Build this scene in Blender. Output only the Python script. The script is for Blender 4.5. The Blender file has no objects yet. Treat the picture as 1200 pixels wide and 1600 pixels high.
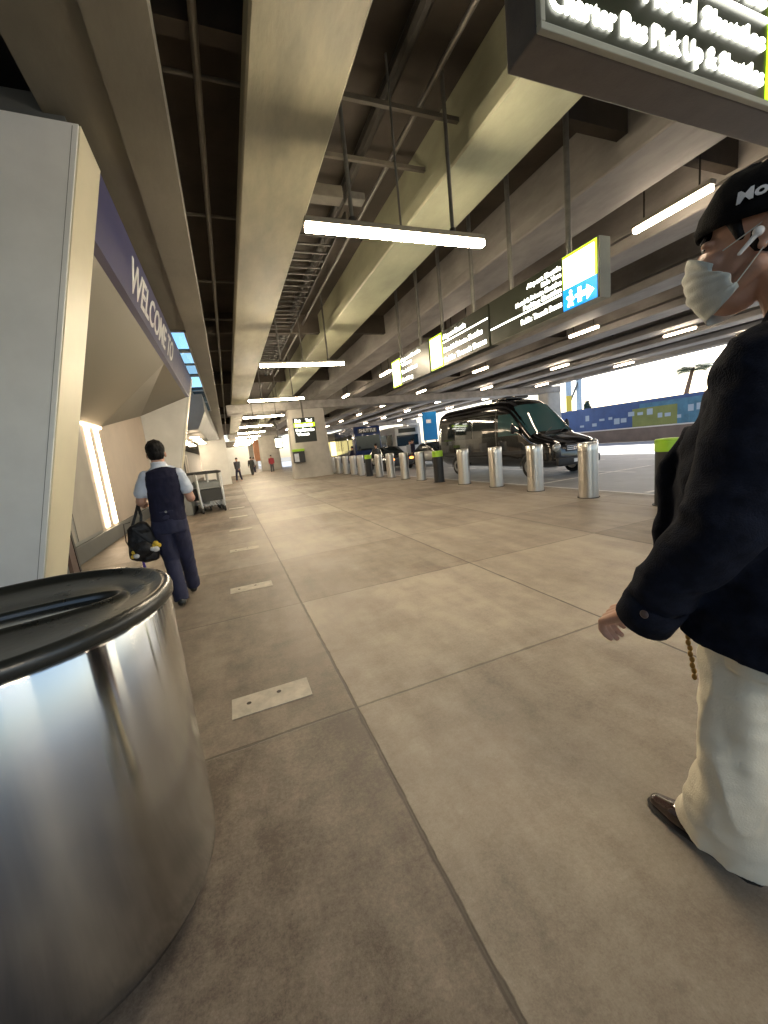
import bpy, bmesh, math, random
from mathutils import Vector, Matrix, noise
random.seed(7)
S = bpy.context.scene
COL = S.collection
R = math.radians

# ------------------------------------------------------------------ camera, world, sun, exposure
cam_d = bpy.data.cameras.new('camera'); cam = bpy.data.objects.new('camera', cam_d); COL.objects.link(cam)
RX = Vector((0.92446781, -0.36653543, -0.1049335))     # image right in the world
RY = Vector((-0.15736422, -0.11614497, -0.98068693))   # image down
RZ = Vector((0.34726901, 0.92312628, -0.16505185))     # view direction
m = Matrix.Identity(4)
for i in range(3):
    m[i][0] = RX[i]; m[i][1] = -RY[i]; m[i][2] = -RZ[i]
m[0][3], m[1][3], m[2][3] = 0, 0, 1.4
cam.matrix_world = m
cam_d.sensor_fit = 'HORIZONTAL'; cam_d.sensor_width = 36; cam_d.lens = 36 * 612 / 1200
cam_d.clip_start = 0.02; cam_d.clip_end = 2000
S.camera = cam
SUN_EL, SUN_AZ = R(32), R(66)          # azimuth from +Y towards +X
W = bpy.data.worlds.new('World'); S.world = W; W.use_nodes = True
nt = W.node_tree; bgn = nt.nodes['Background']; sky = nt.nodes.new('ShaderNodeTexSky')
sky.sky_type = 'NISHITA'; sky.sun_disc = False; sky.sun_elevation = SUN_EL; sky.sun_rotation = SUN_AZ
sky.dust_density = 1.6; sky.air_density = 1.0; sky.ozone_density = 1.6
nt.links.new(sky.outputs[0], bgn.inputs[0]); bgn.inputs[1].default_value = 0.15
sl = bpy.data.lights.new('sun', 'SUN'); sl.energy = 5.0; sl.angle = R(0.5); sl.color = (1, .95, .87)
so = bpy.data.objects.new('sun', sl); COL.objects.link(so)
sd = Vector((math.sin(SUN_AZ) * math.cos(SUN_EL), math.cos(SUN_AZ) * math.cos(SUN_EL), math.sin(SUN_EL)))
so.rotation_euler = sd.to_track_quat('Z', 'Y').to_euler()
S.view_settings.view_transform = 'Standard'; S.view_settings.look = 'None'
S.view_settings.exposure = 1.3; S.view_settings.gamma = 1.0
S.cycles.use_denoising = True
S.cycles.max_bounces = 7; S.cycles.diffuse_bounces = 4; S.cycles.glossy_bounces = 4
S.cycles.sample_clamp_indirect = 6
LAMP = 70.0

# ------------------------------------------------------------------ materials
def mat(name, col, rough=.6, metal=0.0, var=.0, scale=4.0, bump=0.0, bscale=40, spec=.5, emit=None, estr=0.0,
        col2=None, aniso=0, stretch=None, coat=0, alpha=1, sub=0):
    M = bpy.data.materials.new(name); M.use_nodes = True
    n = M.node_tree.nodes; L = M.node_tree.links; p = n['Principled BSDF']
    p.inputs['Roughness'].default_value = rough; p.inputs['Metallic'].default_value = metal
    p.inputs['Specular IOR Level'].default_value = spec
    p.inputs['Coat Weight'].default_value = coat
    p.inputs['Anisotropic'].default_value = aniso
    if aniso:
        tg = n.new('ShaderNodeTangent'); tg.direction_type = 'RADIAL'; tg.axis = 'Z'; L.new(tg.outputs[0], p.inputs['Tangent']); p.inputs['Anisotropic Rotation'].default_value = .25
    p.inputs['Base Color'].default_value = (*col, 1)
    tc = n.new('ShaderNodeTexCoord'); mp = n.new('ShaderNodeMapping'); L.new(tc.outputs['Object'], mp.inputs[0])
    if stretch: mp.inputs['Scale'].default_value = stretch
    if var or col2:
        nz = n.new('ShaderNodeTexNoise'); nz.inputs['Scale'].default_value = scale; nz.inputs['Detail'].default_value = 7
        nz.inputs['Roughness'].default_value = .62
        L.new(mp.outputs[0], nz.inputs['Vector'])
        rp = n.new('ShaderNodeValToRGB'); rp.color_ramp.elements[0].position = .33; rp.color_ramp.elements[1].position = .68
        c2 = col2 or tuple(min(1, c * (1 + var)) for c in col)
        c1 = col if col2 else tuple(c * (1 - var) for c in col)
        rp.color_ramp.elements[0].color = (*c1, 1); rp.color_ramp.elements[1].color = (*c2, 1)
        L.new(nz.outputs[0], rp.inputs[0]); L.new(rp.outputs[0], p.inputs['Base Color'])
        mr = n.new('ShaderNodeMapRange'); mr.inputs[3].default_value = max(0, rough - .08); mr.inputs[4].default_value = min(1, rough + .1)
        L.new(nz.outputs[0], mr.inputs[0]); L.new(mr.outputs[0], p.inputs['Roughness'])
    if bump:
        b = n.new('ShaderNodeBump'); b.inputs['Strength'].default_value = bump; b.inputs['Distance'].default_value = .01
        nb = n.new('ShaderNodeTexNoise'); nb.inputs['Scale'].default_value = bscale; nb.inputs['Detail'].default_value = 5
        L.new(mp.outputs[0], nb.inputs['Vector']); L.new(nb.outputs[0], b.inputs['Height']); L.new(b.outputs[0], p.inputs['Normal'])
    if emit:
        p.inputs['Emission Color'].default_value = (*emit, 1); p.inputs['Emission Strength'].default_value = estr
    if sub: p.inputs['Subsurface Weight'].default_value = sub; p.inputs['Subsurface Radius'].default_value = (.012, .005, .003)
    return M

def glass_mat(name, tint, gloss=.12, rough=.03):
    M = bpy.data.materials.new(name); M.use_nodes = True
    n = M.node_tree.nodes; L = M.node_tree.links; n.remove(n['Principled BSDF'])
    t = n.new('ShaderNodeBsdfTransparent'); t.inputs[0].default_value = (*tint, 1)
    g = n.new('ShaderNodeBsdfGlossy'); g.inputs['Roughness'].default_value = rough
    fr = n.new('ShaderNodeValue'); fr.outputs[0].default_value = .05
    ad = n.new('ShaderNodeMath'); ad.operation = 'ADD'; ad.inputs[1].default_value = gloss; L.new(fr.outputs[0], ad.inputs[0])
    mx = n.new('ShaderNodeMixShader'); L.new(ad.outputs[0], mx.inputs[0]); L.new(t.outputs[0], mx.inputs[1]); L.new(g.outputs[0], mx.inputs[2])
    L.new(mx.outputs[0], n['Material Output'].inputs[0]); return M

def floor_mat():
    M = bpy.data.materials.new('sidewalk_concrete'); M.use_nodes = True
    n = M.node_tree.nodes; L = M.node_tree.links; p = n['Principled BSDF']
    tc = n.new('ShaderNodeTexCoord'); sx = n.new('ShaderNodeSeparateXYZ')
    # slightly wandering joints
    nw = n.new('ShaderNodeTexNoise'); nw.inputs['Scale'].default_value = 3; nw.inputs['Detail'].default_value = 3
    L.new(tc.outputs['Object'], nw.inputs['Vector'])
    ofs = n.new('ShaderNodeVectorMath'); ofs.operation = 'MULTIPLY_ADD'; ofs.inputs[1].default_value = (.014, .014, 0); ofs.inputs[2].default_value = (-.007, -.007, 0)
    L.new(nw.outputs['Color'], ofs.inputs[0])
    add = n.new('ShaderNodeVectorMath'); add.operation = 'ADD'; L.new(tc.outputs['Object'], add.inputs[0]); L.new(ofs.outputs[0], add.inputs[1])
    L.new(add.outputs[0], sx.inputs[0])
    def M2(op, a, b=None, c=None):
        q = n.new('ShaderNodeMath'); q.operation = op
        for k, v in enumerate((a, b, c)):
            if v is None: continue
            if isinstance(v, (int, float)): q.inputs[k].default_value = v
            else: L.new(v, q.inputs[k])
        return q.outputs[0]
    def joint(ax, off, per, w):
        t = M2('DIVIDE', M2('SUBTRACT', ax, off), per)
        cell = M2('FLOOR', t); fr = M2('FRACT', t)
        d = M2('MULTIPLY', M2('MINIMUM', fr, M2('SUBTRACT', 1.0, fr)), per)
        mr = n.new('ShaderNodeMapRange'); mr.interpolation_type = 'SMOOTHSTEP'
        chip = n.new('ShaderNodeTexNoise'); chip.inputs['Scale'].default_value = 7; chip.inputs['Detail'].default_value = 6; L.new(tc.outputs['Object'], chip.inputs['Vector'])
        cm = n.new('ShaderNodeMapRange'); L.new(chip.outputs[0], cm.inputs[0]); cm.inputs[1].default_value = .52; cm.inputs[2].default_value = .72; cm.inputs[3].default_value = 0; cm.inputs[4].default_value = .006
        d = M2('SUBTRACT', d, cm.outputs[0])
        L.new(d, mr.inputs[0]); mr.inputs[1].default_value = w * .35; mr.inputs[2].default_value = w; mr.inputs[3].default_value = 1; mr.inputs[4].default_value = 0
        return cell, mr.outputs[0]
    cx, jx = joint(sx.outputs[0], .44, 1.91, .012)
    cy, jy = joint(sx.outputs[1], 1.925, 1.755, .010)
    jj = M2('MAXIMUM', jx, M2('MULTIPLY', jy, .75))
    cv = n.new('ShaderNodeCombineXYZ'); L.new(cx, cv.inputs[0]); L.new(cy, cv.inputs[1])
    wn = n.new('ShaderNodeTexWhiteNoise'); wn.noise_dimensions = '2D'; L.new(cv.outputs[0], wn.inputs['Vector'])
    def nz(s, d=8, r=.65, stretch=None):
        q = n.new('ShaderNodeTexNoise'); q.inputs['Scale'].default_value = s; q.inputs['Detail'].default_value = d; q.inputs['Roughness'].default_value = r
        if stretch:
            mp = n.new('ShaderNodeMapping'); mp.inputs['Scale'].default_value = stretch; L.new(tc.outputs['Object'], mp.inputs[0]); L.new(mp.outputs[0], q.inputs['Vector'])
        else: L.new(tc.outputs['Object'], q.inputs['Vector'])
        return q.outputs[0]
    big = nz(.9, 6); mid = nz(4.2, 9, .7); fine = nz(60, 5, .7); streak = nz(2.4, 6, .6, (1.6, .35, 1))
    v = M2('MULTIPLY_ADD', big, .30, .0)
    v = M2('MULTIPLY_ADD', mid, .34, v)
    v = M2('MULTIPLY_ADD', fine, .16, v); v = M2('MULTIPLY_ADD', nz(170, 3, .8), .16, v); v = M2('SUBTRACT', v, .10)
    v = M2('MULTIPLY_ADD', streak, .24, v)
    v = M2('MULTIPLY_ADD', wn.outputs[0], .12, v)
    # rougher, browner old slab by the building, this side of the first cross joint
    inx = M2('LESS_THAN', sx.outputs[0], .44); iny = M2('LESS_THAN', sx.outputs[1], 1.925)
    old = M2('MULTIPLY', inx, iny)
    v = M2('SUBTRACT', v, M2('MULTIPLY', old, M2('MULTIPLY_ADD', fine, .36, -.13))); v = M2('SUBTRACT', v, M2('MULTIPLY', inx, .045))  # whole strip by the building darker: weaker light there put into the colour
    rp = n.new('ShaderNodeValToRGB'); e = rp.color_ramp.elements
    e[0].position = .40; e[0].color = (.095, .072, .054, 1); e[1].position = .67; e[1].color = (.38, .330, .268, 1)
    k = e.new(.53); k.color = (.238, .198, .156, 1)
    L.new(v, rp.inputs[0])
    # broad dirt trails where people and wheels pass, scuffs across them
    trail = nz(.55, 3, .5, (2.2, .3, 1)); tr_ = n.new('ShaderNodeMapRange'); L.new(trail, tr_.inputs[0]); tr_.inputs[1].default_value = .52; tr_.inputs[2].default_value = .7; tr_.inputs[3].default_value = 0; tr_.inputs[4].default_value = .34
    scf = nz(3.2, 2, .4, (.35, 2.6, 1)); sc_ = n.new('ShaderNodeMapRange'); L.new(scf, sc_.inputs[0]); sc_.inputs[1].default_value = .66; sc_.inputs[2].default_value = .74; sc_.inputs[3].default_value = 0; sc_.inputs[4].default_value = .30
    # small dark spots of gum and oil
    vo = n.new('ShaderNodeTexVoronoi'); vo.inputs['Scale'].default_value = 2.3; vo.inputs['Randomness'].default_value = 1; L.new(add.outputs[0], vo.inputs['Vector'])
    ss = n.new('ShaderNodeMapRange'); L.new(vo.outputs['Distance'], ss.inputs[0]); ss.inputs[1].default_value = .022; ss.inputs[2].default_value = .05; ss.inputs[3].default_value = .3; ss.inputs[4].default_value = 0
    dark = M2('MAXIMUM', M2('MAXIMUM', M2('MULTIPLY', tr_.outputs[0], mid), M2('MULTIPLY', sc_.outputs[0], fine)), M2('MULTIPLY', jj, .78)); dark = M2('MAXIMUM', dark, M2('MULTIPLY', ss.outputs[0], M2('GREATER_THAN', mid, .5)))
    mx = n.new('ShaderNodeMix'); mx.data_type = 'RGBA'; L.new(dark, mx.inputs[0]); L.new(rp.outputs[0], mx.inputs[6]); mx.inputs[7].default_value = (.045, .036, .028, 1)
    L.new(mx.outputs[2], p.inputs['Base Color'])
    mr = n.new('ShaderNodeMapRange'); L.new(mid, mr.inputs[0]); mr.inputs[1].default_value = .3; mr.inputs[2].default_value = .7; mr.inputs[3].default_value = .42; mr.inputs[4].default_value = .68
    L.new(mr.outputs[0], p.inputs['Roughness'])
    b = n.new('ShaderNodeBump'); b.inputs['Strength'].default_value = .55; b.inputs['Distance'].default_value = .006
    h = M2('SUBTRACT', M2('MULTIPLY_ADD', fine, .35, M2('MULTIPLY', mid, .25)), M2('MULTIPLY', jj, 1.0))
    L.new(h, b.inputs['Height']); L.new(b.outputs[0], p.inputs['Normal'])
    return M

MT = {}
MT['floor'] = floor_mat()
MT['road'] = mat('road_concrete', (.31, .33, .36), .55, var=.22, scale=1.2, bump=.2, bscale=50)  # slight blue of the daylight put into the road's base colour
MT['ground'] = mat('dry_ground', (.20, .19, .16), .9, var=.3, scale=.2)
MT['kerb'] = mat('kerb_concrete', (.32, .30, .26), .7, var=.2, scale=6, bump=.2)
MT['line'] = mat('road_paint', (.78, .78, .76), .5, var=.1, scale=9)
MT['girder'] = mat('girder_concrete', (.195, .183, .125), .62, var=.3, scale=2.4, bump=.25, bscale=18, stretch=(1, .35, 1))
MT['girder_dark'] = mat('girder_dark_concrete', (.125, .117, .092), .65, var=.22, scale=1.4, bump=.2, bscale=18, stretch=(1, .4, 1))  # darker concrete tone for the edge girder and soffit step
MT['girder_pale'] = mat('girder_lamplit_concrete', (.335, .34, .235), .6, var=.22, scale=1.4, bump=.25, bscale=18, stretch=(1, .45, 1))  # paler, yellow-green tint: lamp and sign light on this girder put into colour
MT['girder_grey'] = mat('girder_grey_concrete', (.29, .275, .26), .62, var=.25, scale=2.2, bump=.2, bscale=18, stretch=(1, .4, 1))
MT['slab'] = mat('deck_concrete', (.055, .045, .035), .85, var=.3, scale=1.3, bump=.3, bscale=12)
MT['pier'] = mat('pier_concrete', (.44, .42, .38), .7, var=.12, scale=1.5, bump=.15)
MT['pipe'] = mat('galvanised_pipe', (.17, .165, .15), .5, .6, var=.2, scale=8)
MT['darkpipe'] = mat('dusty_black_pipe', (.03, .027, .023), .6, .2, var=.3, scale=6)
MT['conduit'] = mat('painted_conduit', (.10, .09, .072), .6, var=.2, scale=6)
MT['lamp_body'] = mat('lamp_housing', (.30, .28, .24), .4, .5)
MT['lamp_on'] = mat('lamp_diffuser', (1, .95, .85), .5, emit=(1, .83, .59), estr=LAMP)
MT['lamp_on_white'] = mat('lamp_diffuser_neutral', (1, .95, .85), .5, emit=(1, .80, .58), estr=LAMP * .35)
MT['led'] = mat('wall_light_strip', (1, .9, .8), .5, emit=(1, .76, .50), estr=7)
MT['white_wall'] = mat('white_composite_panel', (.87, .89, .875), .38, var=.05, scale=1.7, spec=.4)
MT['cream_edge'] = mat('cream_panel_edge', (.72, .68, .52), .4, var=.05, scale=1.5)
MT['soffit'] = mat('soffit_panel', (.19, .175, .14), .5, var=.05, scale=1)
MT['navy'] = mat('navy_fascia_gloss', (.04, .045, .16), .30, var=.1, scale=2, spec=.7, coat=.3)
MT['white_letter'] = mat('white_letters', (.85, .85, .86), .4)
MT['pinkwall'] = mat('warm_plaster', (.50, .42, .35), .6, var=.08, scale=1)
MT['greypanel'] = mat('grey_metal_panel', (.25, .26, .25), .42, .3, var=.15, scale=2)
MT['greyfacade'] = mat('grey_facade', (.12, .125, .12), .55, var=.25, scale=.6)
MT['steel'] = mat('brushed_stainless_steel', (.53, .54, .54), .13, 1.0, aniso=1.0, stretch=(1, 1, 14))
MT['bollard_steel'] = mat('bollard_steel', (.62, .60, .56), .33, 1.0, var=.07, scale=3, stretch=(20, 20, 1))
MT['blackplastic'] = mat('black_moulded_plastic', (.018, .02, .018), .28, var=.25, scale=7, bump=.06, bscale=60, spec=.6)
MT['blackhole'] = mat('bin_liner_black', (.008, .008, .008), .5)
MT['blackpaint'] = mat('black_powder_coat', (.015, .016, .018), .4)
MT['lime'] = mat('lime_plastic', (.32, .58, .03), .4)
MT['sign_black'] = mat('sign_cabinet_dark', (.022, .026, .016), .32, var=.2, scale=3, spec=.5)
MT['sign_grey'] = mat('sign_cabinet_grey', (.13, .12, .115), .5, .2, var=.15, scale=8, bump=.1, bscale=90)
MT['sign_edge'] = mat('sign_cabinet_edge', (.36, .37, .32), .5, var=.1, scale=5)
MT['sign_white'] = mat('lit_lettering', (1, 1, .95), .4, emit=(1, 1, .86), estr=3.2)
MT['sign_lime'] = mat('lit_lime_panel', (.6, .9, .05), .4, emit=(.50, .85, .01), estr=.6)
MT['sign_lime_core'] = mat('lit_pale_glow', (.9, 1, .7), .4, emit=(.98, 1, .80), estr=3.0)  # near-white core painted on lime sign panels for their overexposed middle
MT['sign_blue'] = mat('lit_blue_panel', (.0, .3, .8), .4, emit=(.0, .22, .75), estr=.5)
MT['van_black'] = mat('black_car_paint', (.006, .006, .007), .12, spec=.5, coat=1.0, var=.2, scale=2)
MT['van_trim'] = mat('black_plastic_trim', (.02, .02, .022), .5)
MT['car_glass'] = mat('dark_tinted_glass', (.010, .016, .018), .04, spec=.8)
MT['screen_glass'] = mat('windscreen_glass', (.04, .10, .11), .05, spec=.9)
MT['chrome'] = mat('chrome', (.75, .75, .75), .12, 1)
MT['headlight'] = mat('headlamp_lens', (.5, .5, .48), .08, .3, coat=1)
MT['tyre'] = mat('tyre_rubber', (.014, .014, .014), .8)
MT['rim'] = mat('alloy_rim', (.45, .45, .45), .3, 1)
MT['skin'] = mat('skin', (.52, .295, .205), .5, var=.1, scale=14, sub=.12, bump=.1, bscale=90)
MT['hair'] = mat('black_hair', (.006, .005, .005), .6, spec=.2, bump=.4, bscale=110, stretch=(1, 1, .35))
MT['coat'] = mat('navy_wool', (.010, .012, .021), .95, var=.35, scale=30, bump=.35, bscale=260, spec=.12)
MT['cap'] = mat('black_cap_cotton', (.007, .007, .008), .95, var=.3, scale=40, bump=.4, bscale=300, spec=.1)
MT['cream'] = mat('cream_cotton_trousers', (.74, .69, .56), .85, var=.07, scale=5, bump=.25, bscale=200, spec=.2)
MT['mask'] = mat('white_mask_fabric', (.60, .62, .58), .85, var=.06, scale=30, bump=.2, bscale=300)
MT['shoe'] = mat('oxblood_leather', (.035, .014, .011), .16, coat=.6)
MT['sole'] = mat('shoe_sole', (.018, .014, .012), .7)
MT['button'] = mat('horn_button', (.09, .06, .055), .35)
MT['brass'] = mat('brass', (.36, .22, .07), .3, 1)
MT['earbud'] = mat('white_earbud_plastic', (.8, .79, .77), .25)
MT['vest'] = mat('navy_vest', (.020, .020, .042), .85, var=.2, scale=12, bump=.2, bscale=180, spec=.2)
MT['shirt'] = mat('pale_blue_shirt', (.62, .67, .76), .8, var=.06, scale=8, bump=.2, bscale=150)
MT['trouser'] = mat('navy_trousers', (.020, .023, .058), .8, var=.2, scale=8, bump=.15, bscale=150)
MT['bag'] = mat('black_nylon', (.010, .010, .011), .5, var=.3, scale=14, bump=.3, bscale=60)
MT['charm_yellow'] = mat('yellow_plush', (.75, .52, .06), .9, bump=.5, bscale=150)
MT['charm_white'] = mat('white_plush', (.78, .77, .74), .9, bump=.5, bscale=150)
MT['purple'] = mat('purple_ribbon', (.12, .07, .35), .7)
MT['plate'] = mat('pale_floor_plate', (.47, .43, .36), .6, var=.24, scale=9, bump=.2)
MT['plate_hole'] = mat('plate_screw_recess', (.05, .042, .035), .8)
MT['cart'] = mat('cart_aluminium', (.52, .55, .57), .35, .8, var=.1, scale=6)
MT['cartdark'] = mat('cart_black', (.03, .032, .032), .5)
MT['hoard_blue'] = mat('hoarding_blue', (.045, .10, .29), .55, var=.15, scale=1.2)
MT['hoard_cyan'] = mat('hoarding_teal', (.06, .19, .33), .55, var=.25, scale=1.5)
MT['hoard_lime'] = mat('hoarding_olive_green', (.19, .24, .09), .55, var=.15, scale=1.5)
MT['hoard_white'] = mat('hoarding_white', (.34, .46, .62), .6)
MT['barrier'] = mat('barrier_concrete', (.20, .17, .16), .8, var=.18, scale=1.2, bump=.2)
MT['barrier_cap'] = mat('barrier_rail', (.75, .76, .78), .4)
MT['yellow'] = mat('yellow_sign_face', (.75, .52, .04), .5)
MT['mast'] = mat('pale_steel_mast', (.42, .52, .62), .5, var=.1, scale=4)
MT['bark'] = mat('palm_bark', (.22, .12, .075), .9, var=.3, scale=6, bump=.6, bscale=20)
MT['leaf'] = mat('palm_leaf', (.12, .20, .11), .7, var=.35, scale=3)
MT['leaf_dark'] = mat('conifer_leaf', (.035, .075, .06), .8, var=.35, scale=3)
MT['bus_blue'] = mat('bus_navy_paint', (.012, .03, .12), .25, coat=.6)
MT['bus_white'] = mat('bus_white_paint', (.65, .66, .66), .3, coat=.5)
MT['shelter_blue'] = mat('bright_blue_panel', (.0, .22, .62), .4)
MT['farwall'] = mat('far_wall_panel', (.33, .31, .27), .6, var=.15, scale=.8)
MT['farwarm'] = mat('far_warm_wall', (.35, .16, .08), .6, var=.3, scale=1)
MT['red'] = mat('red_jacket', (.42, .05, .07), .8)
MT['grey_cloth'] = mat('grey_cloth', (.10, .105, .12), .85, var=.2, scale=10)
MT['pale_cloth'] = mat('pale_cloth', (.48, .52, .58), .85, var=.1, scale=10)
MT['amber'] = mat('amber_lamp', (1, .4, .05), .4, emit=(1, .25, .04), estr=3)
MT['sky_glass'] = glass_mat('clear_blue_glass', (.74, .91, 1.0), 0.0)
MT['haze_glass'] = glass_mat('frosted_glass', (.58, .68, .70), 0.0)
MT['milk_glass'] = glass_mat('milky_glass', (.70, .82, .84), 0.0)
MT['kiosk_light'] = mat('kiosk_lit_window', (.9, .8, .4), .4, emit=(1, .85, .35), estr=1.1)
MT['eye'] = mat('eye_white', (.7, .68, .64), .2)

# ------------------------------------------------------------------ mesh helpers
class MB:
    def __init__(s): s.bm = bmesh.new()
    def box(s, a, b, bev=0):
        vs = [s.bm.verts.new((x, y, z)) for x in (a[0], b[0]) for y in (a[1], b[1]) for z in (a[2], b[2])]
        fs = [(0, 1, 3, 2), (4, 6, 7, 5), (0, 4, 5, 1), (2, 3, 7, 6), (0, 2, 6, 4), (1, 5, 7, 3)]
        F = [s.bm.faces.new([vs[i] for i in f]) for f in fs]
        if bev:
            es = list({e for f in F for e in f.edges})
            bmesh.ops.bevel(s.bm, geom=es, offset=bev, segments=2, affect='EDGES', profile=.5)
        return s
    def prism(s, poly, ax, a, b):
        """poly in the two remaining axes (in x,y,z order), extruded along axis ax from a to b"""
        def P(u, v, t):
            c = [u, v]; c.insert(ax, t); return c
        A = [s.bm.verts.new(P(u, v, a)) for u, v in poly]; B = [s.bm.verts.new(P(u, v, b)) for u, v in poly]
        s.bm.faces.new(A); s.bm.faces.new(B[::-1]); n = len(poly)
        for i in range(n): s.bm.faces.new([A[i], B[i], B[(i + 1) % n], A[(i + 1) % n]])
        return s
    def quad(s, *pts):
        s.bm.faces.new([s.bm.verts.new(p) for p in pts]); return s
    def loft(s, cs, rads, side=None, seg=16, cap=True, n=2.0, up=None):
        cs = [Vector(c) for c in cs]; rings = []
        for i, c in enumerate(cs):
            t = (cs[min(i + 1, len(cs) - 1)] - cs[max(i - 1, 0)])
            t = t.normalized() if t.length > 1e-9 else Vector((0, 0, 1))
            if up: t = Vector(up)
            sd_ = Vector(side) if side else (Vector((1, 0, 0)) if abs(t.x) < .9 else Vector((0, 1, 0)))
            u = (sd_ - t * sd_.dot(t)).normalized(); v = t.cross(u)
            r = rads[i] if isinstance(rads[i], (tuple, list)) else (rads[i], rads[i])
            ring = []
            for k in range(seg):
                a = 2 * math.pi * k / seg; ca, sa = math.cos(a), math.sin(a)
                ring.append(s.bm.verts.new(c + u * (r[0] * math.copysign(abs(ca) ** (2 / n), ca)) + v * (r[1] * math.copysign(abs(sa) ** (2 / n), sa))))
            rings.append(ring)
        for A, B in zip(rings, rings[1:]):
            for k in range(seg): s.bm.faces.new([A[k], A[(k + 1) % seg], B[(k + 1) % seg], B[k]])
        if cap: s.bm.faces.new(rings[0][::-1]); s.bm.faces.new(rings[-1])
        return s
    def tube(s, pts, r, seg=10): return s.loft(pts, [r] * len(pts), seg=seg)
    def limb(s, p0, p1, r0, r1, seg=14):
        """tapered capsule with round ends"""
        p0, p1 = Vector(p0), Vector(p1); d = (p1 - p0); L_ = d.length; d = d.normalized() if L_ > 1e-6 else Vector((0, 0, 1))
        cs, rs = [], []
        for a in (-.98, -.8, -.5, -.2): cs.append(p0 + d * (a * r0)); rs.append(r0 * math.sqrt(1 - a * a))
        for t in (0, .33, .66, 1): cs.append(p0.lerp(p1, t)); rs.append(r0 + (r1 - r0) * t)
        for a in (.2, .5, .8, .98): cs.append(p1 + d * (a * r1)); rs.append(r1 * math.sqrt(1 - a * a))
        return s.loft(cs, rs, seg=seg)
    def chain(s, pts, rs, seg=14):
        for i in range(len(pts) - 1): s.limb(pts[i], pts[i + 1], rs[i], rs[i + 1], seg)
        return s
    def ell(s, c, r, rot=None, u=16, v=10):
        M_ = Matrix.Translation(Vector(c)) @ (rot.to_4x4() if rot else Matrix.Identity(4)) @ Matrix.Diagonal((*r, 1))
        bmesh.ops.create_uvsphere(s.bm, u_segments=u, v_segments=v, radius=1, matrix=M_); return s
    def cyl(s, c, r, z0, z1, seg=32, r1=None):
        return s.loft([(c[0], c[1], z0), (c[0], c[1], z1)], [r, r if r1 is None else r1], side=(1, 0, 0), seg=seg)
    def lathe(s, c, prof, seg=48):
        return s.loft([(c[0], c[1], z + i * 1e-6) for i, (r, z) in enumerate(prof)], [r for r, z in prof], side=(1, 0, 0), seg=seg)
    def build(s, name, m_, parent=None, smooth=False, bev=0):
        me = bpy.data.meshes.new(name)
        bmesh.ops.recalc_face_normals(s.bm, faces=s.bm.faces)
        if smooth:
            for f in s.bm.faces: f.smooth = True
        s.bm.to_mesh(me); s.bm.free()
        o = bpy.data.objects.new(name, me); COL.objects.link(o)
        if m_: me.materials.append(MT[m_])
        if parent: o.parent = parent
        if smooth and smooth != 'all':
            es = o.modifiers.new('split', 'EDGE_SPLIT'); es.split_angle = R(38)
        if bev:
            bv = o.modifiers.new('bevel', 'BEVEL'); bv.width = bev; bv.segments = 2; bv.limit_method = 'ANGLE'
        return o

def thing(name, label, cat, loc=(0, 0, 0), rz=0, group=None, kind=None):
    o = bpy.data.objects.new(name, None); COL.objects.link(o); o.location = loc; o.rotation_euler = (0, 0, rz)
    o.empty_display_size = .1
    o['label'] = label; o['category'] = cat
    if group: o['group'] = group
    if kind: o['kind'] = kind
    return o
def tag(o, label, cat, group=None):
    o['label'] = label; o['category'] = cat
    if group: o['group'] = group
    return o
def struct(o): o['kind'] = 'structure'; return o
def stuff(o, label=None, cat=None):
    o['kind'] = 'stuff'
    if label: o['label'] = label; o['category'] = cat
    return o
def copy_tree(o, parent=None):
    c = o.copy(); COL.objects.link(c)
    if parent: c.parent = parent
    for ch in list(o.children): copy_tree(ch, c)
    return c

def blob(mb, name, m_, parent=None, voxel=.008, smooth=4, wrinkle=None):
    """many overlapping closed shapes fused into one continuous skin"""
    o = mb.build(name + '_raw', None)
    md = o.modifiers.new('r', 'REMESH'); md.mode = 'VOXEL'; md.voxel_size = voxel; md.use_smooth_shade = True
    sm = o.modifiers.new('s', 'SMOOTH'); sm.factor = .5; sm.iterations = smooth
    dg = bpy.context.evaluated_depsgraph_get(); dg.update()
    me = bpy.data.meshes.new_from_object(o.evaluated_get(dg)); raw = o.data
    bpy.data.objects.remove(o); bpy.data.meshes.remove(raw)
    me.name = name; me.materials.clear(); me.materials.append(MT[m_])
    if wrinkle:
        nr = [v.normal.copy() for v in me.vertices]
        for v, q in zip(me.vertices, nr): v.co += q * wrinkle(v.co)
    for p in me.polygons: p.use_smooth = True
    o = bpy.data.objects.new(name, me); COL.objects.link(o)
    if parent: o.parent = parent
    return o
def folds(amp, sc, seed=0, amp2=0, sc2=(20, 20, 20)):
    def f(co):
        q = Vector((co.x * sc[0] + seed, co.y * sc[1], co.z * sc[2]))
        a = 1 - abs(noise.noise(q)) * 2
        b = noise.noise(Vector((co.x * sc2[0], co.y * sc2[1] + seed, co.z * sc2[2])))
        return amp * (a - .5) + amp2 * b
    return f

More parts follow.
